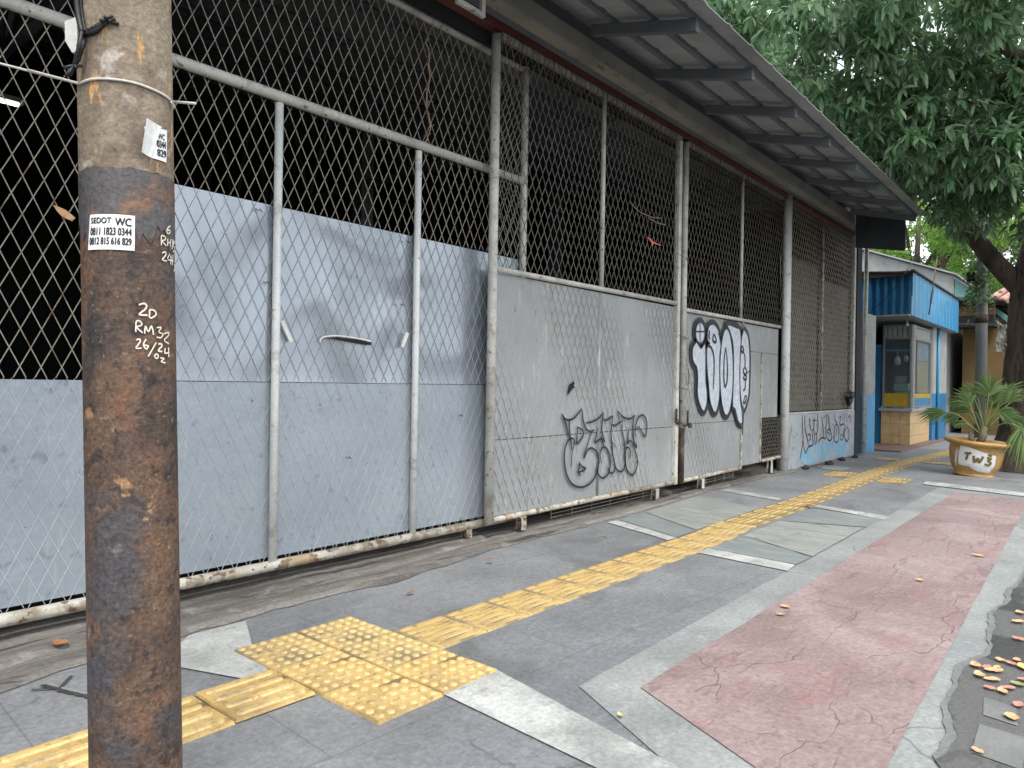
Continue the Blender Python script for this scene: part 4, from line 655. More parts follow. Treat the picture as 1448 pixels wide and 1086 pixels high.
# canopy: corrugated sheet slope from (3.3,4.0) to (2.13,3.68)
def cz(y,x): # canopy underside height; slight sag to the far end
    return 3.675+(y-2.15)*.265-.012*(x-5)*.9*(1 if x>5 else 0)*.8
cp_=MB(); nxs=int((11.7+6)/.05); ye=[2.14,2.45,2.8,3.15,3.32]
for i in range(nxs+1):
    X=-6+(11.7+6)*i/nxs; ph=i%8; bz=.014 if ph==0 else 0
    for y in ye: cp_.v.append((X,y,cz(y,X)+bz))
for i in range(nxs):
    for j in range(len(ye)-1): a=i*len(ye)+j; cp_.f.append((a,a+1,a+len(ye)+1,a+len(ye)))
o=obj('canopy_sheet',cp_,m_roof,wh); so_=o.modifiers.new('s','SOLIDIFY'); so_.thickness=.006; so_.offset=1
xs=4.60-1.0*10
for i in range(22):
    X=-5.6+i*.985+.19
    X=4.60+(i-10)*.985
    if X<-5.9 or X>11.6: continue
    a=.028; zc=lambda y:cz(y,X)-.045
    b=MB().hexa([(X-a,3.14,zc(3.14)-.085),(X+a,3.14,zc(3.14)-.085),(X+a,3.14,zc(3.14)),(X-a,3.14,zc(3.14))],[(X-a,2.27,zc(2.27)-.085),(X+a,2.27,zc(2.27)-.085),(X+a,2.27,zc(2.27)),(X-a,2.27,zc(2.27))]); obj('canopy_rafter',b,m_steel,wh,bevel=.003)
for y in (2.30,2.62,2.95):
    z0=cz(y,-6); z1=cz(y,11.6); b=MB().hexa([(-6,y-.02,cz(y,5)-.044),(5,y-.02,cz(y,5)-.044),(5,y+.02,cz(y,5)-.044),(-6,y+.02,cz(y,5)-.044)],[(-6,y-.02,cz(y,5)-.003),(5,y-.02,cz(y,5)-.003),(5,y+.02,cz(y,5)-.003),(-6,y+.02,cz(y,5)-.003)])
    b.hexa([(5,y-.02,cz(y,5)-.044),(11.65,y-.02,z1-.044),(11.65,y+.02,z1-.044),(5,y+.02,cz(y,5)-.044)],[(5,y-.02,cz(y,5)-.003),(11.65,y-.02,z1-.003),(11.65,y+.02,z1-.003),(5,y+.02,cz(y,5)-.003)])
    obj('purlin',b,m_steel,wh)
obj('end_panel',MB().hexa([(11.72,2.45,3.16),(11.72,3.13,3.28),(11.72,3.13,3.86),(11.72,2.45,3.68)],[(11.75,2.45,3.16),(11.75,3.13,3.28),(11.75,3.13,3.86),(11.75,2.45,3.68)]),mat('dark_end_panel',[(44,48,53),(58,62,67)],scale=2,rough=.7,layers=[dict(sc=6,lo=.55,hi=.62,c=(36,38,42),amt=.8,st=(1,1,.3))]),wh)
# interior frame: columns, truss, lamp
for x,y in ((1.8,8),(6.2,8),(10.6,8)): obj('interior_column',MB().box(x-.1,y-.1,.03,x+.1,y+.1,4.9),m_steel,wh)
tr=MB()
for x in (1.8,6.2,10.6):
    tr.box(x-.04,3.7,3.78,x+.04,13,3.86)
    for i in range(8): y=3.8+i*1.1; tr.bar((x,y,3.84),(x,y+.55,4.1+.22*(y-3.3)*.9),.05,.04,(1,0,0)); tr.bar((x,y+1.1,3.84),(x,y+.55,4.1+.22*(y-3.3)*.9),.05,.04,(1,0,0))
obj('roof_truss',tr,m_steel,wh)
pu=MB()
for i in range(9): y=3.9+i*1.05; pu.box(-6,y-.03,3.90+.222*(y-3.3),13.3,y+.03,3.95+.222*(y-3.3))
obj('roof_purlins',pu,m_steel,wh)
lt=thing('tube_lamp',(1.3,7,3.36),'lit fluorescent tube hanging inside the dark warehouse','lamp')
obj('lamp_housing',MB().box(.75,6.97,3.38,1.92,7.05,3.42),m_alu,lt); obj('tube',pipe((.8,7.0,3.365),(1.88,7.0,3.365),.016,10),m_lamp,lt,smooth=True)
# faint stored things inside
# small square frame under the canopy
sf=thing('hanging_bracket',(4.1*.779,3.12,3.5),'off-white square pipe bracket hanging at the canopy edge above the second gate','bracket')
fx0,fx1,fz0,fz1,fy_=3.085,3.335,3.56,3.76,3.12
fx0,fx1,fz0,fz1=3.10,3.345,3.44,3.63
bb=MB().box(fx0,fy_-.015,fz0-.5*0,fx0+.03,fy_+.015,fz1+.2); bb.box(fx1-.03,fy_-.015,fz0,fx1,fy_+.015,fz1); bb.box(fx0+.03,fy_-.0148,fz0,fx1-.03,fy_+.0148,fz0+.03); bb.box(fx0+.03,fy_-.0148,fz1-.03,fx1-.03,fy_+.0148,fz1)
obj('pipe_frame',bb,m_frame,sf,bevel=.003)
obj('conduit',pipe((1.0,3.16,3.55),(3.08,3.16,3.58),.03,10),m_frame,sf,smooth=True)

# ================= RUSTY POLE =================
B=Vector(D['pole']['base']); AX=Vector(D['pole']['ax']); PR=D['pole']['r']
U=(Vector((1,0,0))-AX*AX.x).normalized(); V=AX.cross(U)
def PC(th,z,off=.0): return tuple(B+AX*z+(U*math.cos(th)+V*math.sin(th))*(PR+off))
pl=thing('rusty_pole',tuple(B),'large rusty steel pole with stickers standing in front of the nearest gate','pole')
zb0=sum(z for t,z in D['bandz'])/3
def cyl(z0,z1,off,name,m,wavy0=0,wavy1=0):
    mb=MB(); n=72; nz=max(2,int((z1-z0)/.05))
    for i in range(nz+1):
        for j in range(n):
            th=2*math.pi*j/n; z=z0+(z1-z0)*i/nz
            if i==0 and wavy0: z+=wavy0*(math.sin(th*9)*.5+math.sin(th*23+1)*.35+rnd.uniform(-.3,.3))
            if i==nz and wavy1: z+=wavy1*(math.sin(th*7+2)*.5+math.sin(th*19)*.3)
            mb.v.append(PC(th,z,off))
    for i in range(nz):
        for j in range(n): mb.f.append((i*n+j,i*n+(j+1)%n,(i+1)*n+(j+1)%n,(i+1)*n+j))
    return obj(name,mb,m,pl,smooth=True)
ztop=5.5
cyl(-.05,ztop,0,'pole_shaft',m_pole)
cyl(zb0,ztop,.0012,'faded_upper_coat',m_poletop,wavy0=.004)
cyl(zb0-.125,zb0+.001,.0018,'dark_band',m_poleband,wavy0=.03,wavy1=.003)
ws=MB()
ws2=MB()
for _i,st in enumerate(D['scr']):
    if _i==14: ws,ws2=ws2,ws
    s_=[(t*PR,z) for t,z in sm(st,4)]; s_=[(a+rnd.uniform(-.0004,.0004),b+rnd.uniform(-.0004,.0004)) for a,b in s_]; ribbon(ws,s_,rnd.uniform(.0024,.0032),lambda a,b:PC(a/PR,b,.0028))
obj('scratched_writing',ws2,m_chalk,pl,label='white chalk writing 2D RM32 26/24 02'); obj('scratched_writing',ws,m_chalk,pl,label='smaller chalk writing 6 RHYS 24 at the pole edge')
def bil(q,u,v):
    # q corners: TL,TR,BR,BL
    return tuple((q[0][k]*(1-u)+q[1][k]*u)*v+(q[3][k]*(1-u)+q[2][k]*u)*(1-v) for k in (0,1))
def sticker(q,name,off,parent,m,curl=0,n=8):
    mb=MB()
    for i in range(n+1):
        for j in range(n+1):
            t,z=bil(q,i/n,j/n); mb.v.append(PC(t,z,off+curl*(1-i/n)**2))
    for i in range(n):
        for j in range(n): a=i*(n+1)+j; mb.f.append((a,a+n+1,a+n+2,a+1))
    return obj(name,mb,m,parent,smooth=True)
q=D['stick1']; s1=sticker(q,'sticker',.003,pl,m_paper); s1['label']='white sticker reading SEDOT WC with phone numbers'
def tx(s,u0,u1,v0,v1,off=.0036,q=q): return textmesh(s,1,lambda a,b:PC(*bil(q,u0+(u1-u0)*a,v0+(v1-v0)*b),off))
def bold(s,u0,u1,v0,v1,q,reps=((0,0),(.006,0),(0,.012))):
    mb=MB()
    for k,(du,dv) in enumerate(reps):
        t=tx(s,u0+du,u1+du,v0+dv,v1+dv,.0036+k*.0002,q); mb.add(t.v,t.f)
    return mb
tm=bold('SEDOT',.05,.52,.74,.90,q); t2=bold('WC',.60,.92,.68,.90,q,((0,0),(.014,0),(.007,.012))); tm.add(t2.v,t2.f)
t2=bold('0811 1823 0344',.05,.93,.41,.62,q,((0,0),(.012,0),(.006,.01))); tm.add(t2.v,t2.f); t2=bold('0812 815 616 829',.04,.93,.14,.34,q,((0,0),(.012,0),(.006,.01))); tm.add(t2.v,t2.f)
ln=MB(); ln.add([PC(*bil(q,u,v),.0037) for u,v in ((.05,.655),(.93,.645),(.93,.662),(.05,.672))],[(0,1,2,3)]); tm.add(ln.v,ln.f)
obj('printed_text',tm,m_ink,s1)
q2=D['stick2']; s2=sticker(q2,'sticker',.003,pl,m_paper); s2['label']='half peeled sticker near the top of the pole'
tm=bold('WC',.50,.85,.66,.84,q2); 
for tt,a,b in (('0344',.42,.9,),('829',.4,.92)): 
    v0=.40 if tt=='0344' else .12; t2=bold(tt,a,b,v0,v0+.22,q2,((0,0),(.03,0),(.015,.01))); tm.add(t2.v,t2.f)
obj('printed_text',tm,m_ink,s2)
sticker(D['flap'],'peeled_flap',.006,s2,m_paper,curl=.018)
# white cable round the pole
wr=MB(); wp=[PC(t,z,.004) for t,z in D['wire']]; we=[tuple(p) for p in D['wireend']]
left=sm([(-2.2,2.6,1.95),we[0],we[1],wp[0]],4) ; path=left[:-1]+sm(wp,3)+[we[4]]
wr.tube(path,.0028,6); 
wr.tube(sm([wp[-1],PC(D['wire'][-1][0],D['wire'][-1][1]-.012,.008),PC(D['wire'][-1][0]-.12,D['wire'][-1][1]-.004,.006)],4),.0025,6)
tag(obj('white_cable',wr,m_wcable,smooth=True),'thin white cable looped round the rusty pole','cable')
bc=MB(); cps=[tuple(p) for p in D['cablep']]; 
bc.tube(sm(cps[:3],5),.0055,6); bc.tube(sm([(p[0]+.008,p[1]+.004,p[2]) for p in cps[:3]],5),.005,6)
cc=[PC(t,z,.006) for t,z in D['cable']]
bc.tube(sm([cc[0],cc[1],cc[2],cps[2],cps[3],cps[4]],6),.0045,6,jit=.2); bc.tube(sm([cc[0],tuple(Vector(cc[1])+Vector((0,0,.006))),cc[2],tuple(Vector(cps[3])+Vector((.006,0,.004))),cps[4]],6),.005,6,jit=.3)
for k in range(7):
    a=Vector(cc[0]); bc.tube([a,a+Vector((rnd.uniform(-.015,.02),rnd.uniform(-.01,.0),rnd.uniform(-.012,.014)))],.0035,5); a=Vector(cps[4]); bc.tube([a,a+Vector((rnd.uniform(-.02,.02),rnd.uniform(-.01,.01),rnd.uniform(-.03,.005)))],.0035,5)
tag(obj('black_cable',bc,m_cable,smooth=True),'black cables knotted with tape at the upper left of the rusty pole','cable')
pt=[Vector(p) for p in D['plate']]; nn=Vector(D['M'][2]); ptb=[p+nn*.012 for p in pt]
pb=MB().add([tuple(p) for p in pt+ptb],[(0,1,2,3,4),(9,8,7,6,5)]+[(i,5+i,5+(i+1)%5,(i+1)%5) for i in range(5)])
obj('bracket_plate',pb,m_frame,pl,label='dirty white plate on the left side of the pole')

# ================= SHOP =================
sh=thing('corner_shop',(17,4,0),'small corner shop with blue awning, glass windows and tan tiled counter','building')
obj('pillar',MB().box(13.6,3.40,0,14.15,3.57,1.03),m_blue2,sh,bevel=.006); obj('pillar_upper',MB().box(13.603,3.403,1.03,14.147,3.567,2.45),m_wall,sh,bevel=.006)
obj('step',MB().box(14.3,3.0,0,19.6,3.95,.03),m_grout2,sh)
# tiled base
ct=obj('counter',MB().box(15.95,3.2,.03,17.8,3.72,.69),m_grout,sh); tl=MB()
for r0,(z0,z1) in enumerate(((.035,.20),(.205,.44),(.445,.685))):
    for c0 in range(3): y0=3.205+c0*.172; tl.box(15.94,y0,z0,15.951,y0+.167,z1)
    for c0 in range(8): x0=15.95+c0*.231; tl.box(x0+.003,3.19,z0,x0+.228,3.201,z1)
obj('wall_tiles',tl,m_tile,ct,bevel=.002)
obj('counter_top',MB().box(15.9,3.15,.69,17.9,3.76,.75),m_wall,sh,bevel=.004)
cn=MB(); q_=random.Random(2)
# window frames (front face -X and side face -Y)
fr=obj('window_frame',MB().box(15.93,3.17,.75,15.98,3.21,2.42).box(15.93,3.66,.75,15.98,3.70,2.42).box(15.935,3.21,.75,15.975,3.66,.80).box(15.935,3.21,2.13,15.975,3.66,2.17).box(15.935,3.21,2.38,15.975,3.66,2.42),m_alu,sh)
obj('pane',MB().box(15.95,3.21,1.05,15.956,3.66,2.13),m_glass,fr); obj('yellow_strip',MB().box(15.945,3.21,.80,15.962,3.66,1.05),m_yelp,fr)
pn=obj('upper_panel',MB().box(15.95,3.21,2.17,15.965,3.66,2.38),m_wall,fr); gr_=MB()
for k in range(5): gr_.box(15.943,3.25+k*.09,2.17,15.949,3.258+k*.09,2.38)
obj('panel_grooves',gr_,m_dk,fr)
fr=obj('window_frame',MB().box(15.985,3.16,.75,16.2,3.2,2.42).box(17.72,3.16,.75,17.9,3.2,2.42).box(16.2,3.165,.75,17.72,3.195,.80).box(16.2,3.165,2.13,17.72,3.195,2.19).box(16.2,3.165,2.38,17.72,3.195,2.42),m_alu,sh)
obj('pane',MB().box(16.2,3.178,1.05,17.72,3.184,2.13),m_glass,fr); obj('yellow_strip',MB().box(16.2,3.172,.96,17.72,3.190,1.05),m_yelp,fr); obj('blue_strip',MB().box(16.2,3.172,.80,17.72,3.190,.959),m_blue,fr)
obj('upper_panel',MB().box(16.2,3.18,2.19,17.72,3.19,2.38),m_wall,fr)
obj('window_paper',MB().box(16.6,3.21,1.06,17.7,3.215,1.72),m_curt,fr); obj('window_curtain',MB().box(16.6,3.21,1.73,17.7,3.216,2.12),m_curtb,fr)
obj('side_pillar',MB().box(17.9,3.15,0,19.5,3.4,1.05),m_blue,sh,bevel=.006); obj('side_pillar_upper',MB().box(17.903,3.153,1.05,19.497,3.397,2.5),m_wall,sh,bevel=.006)
obj('pipe',pipe((18.3,3.12,.0),(18.3,3.12,2.5),.03,8),m_blue2,sh,smooth=True)
obj('back_wall',MB().box(14.15,5.6,0,19.5,5.7,2.5),m_dark,sh); obj('inner_wall',MB().box(14.5,3.9,0,14.55,5.6,2.5),m_blue,sh); 
obj('door',MB().box(15.97,3.73,0.03,16.0,3.93,2.0),m_blue,sh); obj('door_lintel',MB().box(15.96,3.73,2.0,16.01,3.93,2.03),m_blue2,sh)
obj('interior_partition',MB().box(17.85,3.4,.75,17.9,5.6,2.5),m_dark,sh)
obj('hanging_pans',MB().tube([(16.25,3.5,1.95),(16.25,3.5,1.80)],.01,5).lathe([(0,1.62),(.05,1.64),(.06,1.72),(.03,1.8),(0,1.8)],10,16.25,3.5).lathe([(0,1.68),(.03,1.7),(.04,1.76),(.02,1.82),(0,1.82)],10,16.2,3.33),m_plate,sh,smooth=True)
for _b in ((15.9,3.3,.751,15.93,3.42,.765),(15.9,3.5,.751,15.93,3.62,.772),(16.2,3.153,.751,16.6,3.158,.77)): obj('counter_trim',MB().box(*_b),m_redbeam,sh)
obj('inner_shelf_rail',MB().box(16.0,3.22,1.90,16.1,3.9,1.93),m_blue2,sh)
obj('shelf',MB().box(16.3,4.0,1.93,17.6,4.3,1.96),m_blue2,sh); obj('cabinet',MB().box(16.8,4.6,.75,17.6,5.0,1.9),m_dark,sh)
# crockery
cr_=thing('food_box',(16.15,3.45,1.05),'pale green food box in the shop window under stacked plates','box'); 
obj('box_body',MB().box(16.05,3.28,1.10,16.3,3.52,1.25).box(16.08,3.30,1.0,16.28,3.5,1.09),m_trans,cr_,bevel=.004)
ps=MB()
for k in range(4): ps.lathe([(.0,1.262+k*.035),(.07,1.262+k*.035),(.13,1.285+k*.035),(.13,1.29+k*.035),(.07,1.27+k*.035)],20,16.17,3.42)
tag(obj('plate_stack',ps,m_plate,smooth=True),'stack of white plates behind the shop window','plates')
obj('window_ledge',MB().box(15.98,3.21,.99,16.5,3.66,1.0),m_alu,sh)
# awning
aw=obj('soffit',MB().hexa([(14.9,3.03,2.50),(20,3.03,2.50),(20,5.7,2.50),(14.9,5.7,2.50)],[(14.9,3.03,2.53),(20,3.03,2.53),(20,5.7,2.53),(14.9,5.7,2.53)]),m_wall,sh)
cs=MB(); y=3.02; AXX=15.05
k=0; prof=[]
while y<4.7:
    prof.append((AXX+(.0 if k%4 in (0,1) else .075),y)); y+=(.05 if k%2==0 else .02); k+=1
for (X,y) in prof: cs.v.append((X,y,2.51)); cs.v.append((X,y,3.27))
for i in range(len(prof)-1): cs.f.append((2*i,2*i+2,2*i+3,2*i+1))
obj('awning_side',cs,m_blue,sh,label='ribbed blue side of the awning')
fs=MB(); k=0; X=AXX; prof=[]
while X<20.0: prof.append((X,2.995+(.01 if k%4 in (0,1) else 0))); X+=(.16 if k%2==0 else .02); k+=1
for (X,y) in prof: fs.v.append((X,y,2.51)); fs.v.append((X,y,3.33-.012*(X-AXX)))
for i in range(len(prof)-1): fs.f.append((2*i,2*i+2,2*i+3,2*i+1))
obj('awning_front',fs,m_blue2,sh)
obj('awning_cap',MB().hexa([(14.95,2.96,3.33),(20.05,2.96,3.27),(20.05,3.02,3.27),(14.95,3.02,3.33)],[(14.95,2.96,3.36),(20.05,2.96,3.30),(20.05,3.02,3.30),(14.95,3.02,3.36)]),m_fan,sh)
obj('awning_roof',MB().hexa([(14.98,3.025,3.30),(20,3.025,3.26),(20,4.8,3.60),(14.98,4.8,3.45)],[(14.98,3.025,3.33),(20,3.025,3.29),(20,4.8,3.63),(14.98,4.8,3.48)]),m_fan,sh)
obj('awning_trim',MB().hexa([(15.0,3.0,3.27),(15.08,3.0,3.27),(15.08,4.7,3.25),(15.0,4.7,3.25)],[(15.0,3.0,3.35),(15.08,3.0,3.35),(15.08,4.7,3.36),(15.0,4.7,3.36)]),mat('dark_rust_trim',[(50,44,40),(72,60,50)],scale=8),sh)
tag(obj('leaning_rod',MB().tube([(16.2,2.94,2.62),(16.6,2.95,3.2),(17.3,3.0,3.95)],.012,6).tube([(16.35,2.94,2.86),(16.62,2.95,3.2)],.018,6),m_rust,smooth=True),'thin rusty rod leaning across the blue awning front','rod')
bl_=MB(); bl_.tube([(15.6,3.2,2.5),(15.6,3.2,2.42)],.01,6); bl_.lathe([(.0,2.36),(.02,2.36),(.03,2.39),(.02,2.42),(0,2.42)],12,15.6,3.2); tag(obj('light_bulb',bl_,m_plate,smooth=True),'unlit bulb hanging under the blue awning','bulb')
cbl=MB().tube(sm([(13.9,3.58,2.42),(14.95,3.73,2.59),(14.94,3.47,2.82),(14.94,3.2,3.14),(14.93,3.07,3.36),(15.2,3.04,3.52)],4),.008,5); tag(obj('sagging_cable',cbl,m_cable,smooth=True),'black cable crossing the ribbed side of the awning','cable')

# ================= HOUSES BEHIND =================
hb=thing('grey_house',(22,6,0),'grey gabled house rising behind the blue awning','building')
obj('gable_slab',MB().hexa([(21,3.30,3.55),(21,9,5.4),(21,9,6.3),(21,3.30,4.02)],[(21.2,3.30,3.55),(21.2,9,5.4),(21.2,9,6.3),(21.2,3.30,4.02)]),m_wall,hb)
obj('roof',MB().hexa([(20.9,3.2,4.02),(30,3.2,4.02),(30,9,6.32),(20.9,9,6.32)],[(20.9,3.2,4.06),(30,3.2,4.06),(30,9,6.36),(20.9,9,6.36)]),m_roof,hb)
obj('wall',MB().box(21.21,3.5,0,29.8,9,3.9),m_wall,hb)
hc=thing('ochre_house',(23,3,0),'low ochre house with brick band and teal eave behind the grey utility pole','building')
obj('wall',MB().box(22,1.0,0,30,3.2,2.75),m_ochre,hc)
obj('brick_band',MB().box(21.4,2.45,2.98,21.6,3.25,3.35),m_brick,hc)
obj('teal_gable',MB().add([(21.0,3.25,3.50),(21.0,3.25,3.92),(21.0,2.72,3.46),(21.0,2.72,3.38)],[(0,1,2,3)]),m_teal,hc)
obj('barge_board',MB().bar((20.95,3.28,3.98),(20.95,2.6,3.42),.04,.05,(1,0,0)),m_steel,hc)
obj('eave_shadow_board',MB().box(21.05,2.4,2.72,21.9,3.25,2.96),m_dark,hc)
obj('rafter',MB().bar((20.9,3.3,2.80),(20.9,2.4,2.75),.04,.04,(1,0,0)),m_fan,hc)
obj('lean_to_roof',MB().hexa([(20.8,3.3,3.38),(26,3.3,3.38),(26,2.2,3.30),(20.8,2.2,3.30)],[(20.8,3.3,3.42),(26,3.3,3.42),(26,2.2,3.34),(20.8,2.2,3.34)]),m_fan,hc)
hd=thing('pink_roof_house',(25,2,0),'house with pinkish tiled roof seen between the utility pole and tree','building')
pr_=MB(); 
for k in range(9):
    y0=2.55-k*.16; pr_.tube([(22.2,y0,3.55-k*.1),(26,y0+.1,4.2-k*.1)],.09,8)
obj('tiled_roof',pr_,m_pink,hd,smooth=True); obj('roof_board',MB().hexa([(22.1,2.65,3.40),(26,2.7,4.1),(26,1.2,3.2),(22.1,1.2,2.5)],[(22.1,2.65,3.46),(26,2.7,4.16),(26,1.2,3.26),(22.1,1.2,2.56)]),m_dark,hd)
obj('green_fascia',MB().bar((21.95,2.5,3.2),(21.95,1.9,2.65),.12,.03,(1,0,0)),m_teal,hd)
obj('wall',MB().box(30.1,.5,0,34,5,4.0),m_fan,hd)
cl_=MB(); q_=random.Random(3)
for i in range(9):
    for j in range(7):
        u=i/8; v=j/6; cl_.v.append((18.2+.1*math.sin(u*9+v*4),2.05-.34*u-.03*math.sin(v*6),2.62-v*.66-.1*math.sin(u*3.1)*(1-v)))
for i in range(8):
    for j in range(6): a=i*7+j; cl_.f.append((a,a+7,a+8,a+1))
# ================= UTILITY POLE =================
up=thing('concrete_utility_pole',(14.5,1.83,0),'grey concrete utility pole behind the palm','utility pole')
obj('pole_shaft',MB().tube([(14.5,1.83,0),(14.5,1.86,6.5)],[.095,.075],18),m_cpole,up,smooth=True)
obj('pole_collar',MB().tube([(14.5,1.845,2.28),(14.5,1.845,2.42)],.10,18),m_rust,up,smooth=True)
obj('meter_box',MB().box(14.38,1.94,3.0,14.55,2.06,3.15),m_dark,up,bevel=.01)
tag(obj('hanging_cloth',cl_,m_cloth),'grimy cloth sheet hanging between the utility pole and the trunk','cloth')
vm=MB(); q_=random.Random(8)

# ================= TREES =================
def leafmesh(mb,base,dirv,nrm,L,W,droop):
    d1=Vector(dirv).normalized(); s_=d1.cross(Vector(nrm)).normalized()*W/2; n_=s_.cross(d1).normalized()
    b=Vector(base); p1=b+d1*L*.38+Vector((0,0,-droop*.15)); p2=b+d1*L*.72+Vector((0,0,-droop*.5)); p3=b+d1*L+Vector((0,0,-droop))
    o=len(mb.v); f1=n_*W*.12
    mb.v+= [tuple(b),tuple(p1+s_*.95+f1),tuple(p1-s_*.95+f1),tuple(p1),tuple(p2+s_*.75+f1),tuple(p2-s_*.75+f1),tuple(p2),tuple(p3)]
    mb.f+= [(o,o+1,o+3),(o,o+3,o+2),(o+1,o+4,o+6,o+3),(o+3,o+6,o+5,o+2),(o+4,o+7,o+6),(o+6,o+7,o+5)]
def simpleleaf(mb,base,dirv,nrm,L,W):
    d1=Vector(dirv).normalized(); s_=d1.cross(Vector(nrm)).normalized()*W/2; b=Vector(base)
    o=len(mb.v); mb.v+=[tuple(b),tuple(b+d1*L*.45+s_),tuple(b+d1*L),tuple(b+d1*L*.45-s_)]; mb.f.append((o,o+1,o+2,o+3))
def rv(q_):
    while 1:
        v=Vector((q_.uniform(-1,1),q_.uniform(-1,1),q_.uniform(-1,1)))
        if .05<v.length<1: return v.normalized()
def crown(blobs,nc,q_,mb,L=.14,W=.038,leaves=8,shell=.55,twigs=None):
    tot=sum(b[2] for b in blobs)
    for (c,r3,wt) in blobs:
        # sub-clumps inside each blob
        subs=[]
        for _ in range(max(3,int(wt*9))):
            v=rv(q_)*q_.uniform(.35,.95); subs.append((Vector((c[0]+v.x*r3[0],c[1]+v.y*r3[1],c[2]+v.z*r3[2])),q_.uniform(.3,.62)))
        for _ in range(int(nc*wt/tot)):
            s_,sr=q_.choice(subs); v=rv(q_)*(sr*1.25*q_.uniform(.2,1)**.5); p=s_+Vector((v.x,v.y,v.z*.75))
            if p.y>2.05 and p.x<13.6 and p.z<3.75+(p.y-2.1)*.25+.15 : continue
            out=(v.normalized()+Vector((0,0,.15))).normalized()
            if twigs is not None and q_.random()<.35: twigs.tube([tuple(p-out*.28),tuple(p)],.004,3,cap=False)
            for k in range(leaves+q_.randint(-2,1)):
                a=rv(q_); dv=(out*.55+a*.9+Vector((0,0,-.35))).normalized(); nr=(Vector((0,0,1))+a.cross(dv)*.6)
                leafmesh(mb,p-out*.03*k*.5,dv,nr,L*q_.uniform(.75,1.2),W*q_.uniform(.8,1.2),L*q_.uniform(.1,.4))
# main street tree
tx_,ty_=12.7,.93
tr_=thing('street_tree',(tx_,ty_,0),'big street tree with thick dark trunk and drooping broad leaves beside the pot','tree')
tk=MB(); 
tk.tube(sm([(tx_,ty_,-.05),(tx_,ty_,.25),(tx_-.02,ty_,.8),(tx_-.02,ty_-.02,1.8),(tx_,ty_-.02,2.6),(tx_+.02,ty_-.1,3.2),(tx_+.05,ty_-.35,4.2),(tx_,ty_-.5,5.6)],4),[.70-.26*min(1,i/7) if i<8 else .44-.011*(i-8) for i in range(29)],26,jit=.035)
obj('trunk',tk,m_bark,tr_,smooth=True)
br=MB()
br.tube(sm([(tx_-.05,ty_+.15,2.55),(tx_-.15,ty_+.5,3.0),(tx_-.35,ty_+.85,3.55),(tx_-.5,ty_+1.0,4.1),(tx_-.8,ty_+1.2,4.8),(tx_-1.3,ty_+1.9,5.4)],4),[.145-.004*i for i in range(21)],14,jit=.04)
br.tube(sm([(tx_-.02,ty_-.1,3.6),(tx_-1.2,ty_+.3,4.6),(tx_-2.6,ty_+1.2,5.0),(tx_-4.2,ty_+2.2,5.6)],5),[.13-.006*i for i in range(16)],10,jit=.05)
br.tube(sm([(tx_,ty_-.3,4.4),(tx_-1.6,ty_-.2,4.9),(tx_-3.2,ty_+.1,4.9)],5),[.14-.008*i for i in range(11)],10,jit=.05)
br.tube(sm([(tx_-.6,ty_+1.05,4.3),(tx_-1.6,ty_+1.6,4.35),(tx_-2.6,ty_+2.0,4.2),(tx_-3.4,ty_+2.2,3.95)],5),[.06-.0025*i for i in range(16)],7)
br.tube(sm([(tx_-.4,ty_+.9,3.6),(tx_-.1,ty_+1.3,4.3),(tx_+.1,ty_+1.8,5.2)],5),[.07-.003*i for i in range(11)],7)
obj('branch',br,m_bark,tr_,smooth=True)
q_=random.Random(11); lf=MB(); twg=MB()
blobs=[((10.3,2.0,4.6),(1.6,1.3,.95),1.5),((11.4,1.2,4.3),(1.5,1.2,.9),1.4),((9.2,2.9,5.2),(1.5,1.5,.9),1.1),((11.5,3.6,5.7),(2.0,1.8,1.1),1.1),((10.6,.3,4.7),(1.6,1.2,1.0),1.3),((12.6,2.2,4.9),(1.6,1.4,1.1),1.0),
 ((9.5,1.7,5.6),(1.7,1.4,.9),1.0),((9.6,1.6,4.0),(.9,.6,.5),.55),((11.2,1.9,3.75),(1.0,.7,.55),.5),((10.2,.7,3.9),(.9,.6,.5),.5),((12.2,-.6,5.0),(1.6,1.2,1.2),.8),((13,4.4,6.6),(2.2,2,1.3),.8),((8.2,3.8,5.9),(1.3,1.3,.7),.5)]
blobs+=[((11.5,5.2,6.6),(2.2,1.8,1.2),.8),((10.2,4.4,6.2),(1.8,1.5,.9),.7),((13.5,2.5,6.6),(2.2,2,1.3),1.0),((13,.2,6.4),(2,1.6,1.2),.9),((9.0,.9,5.4),(1.3,1.2,.8),.8),((12,3,4.7),(1.4,1.2,.7),.8)]
crown(blobs,8800,q_,lf,L=.155,W=.052,leaves=7,twigs=twg)
obj('crown',lf,m_leafbig,tr_,smooth=True); obj('twigs',twg,m_bark,tr_)
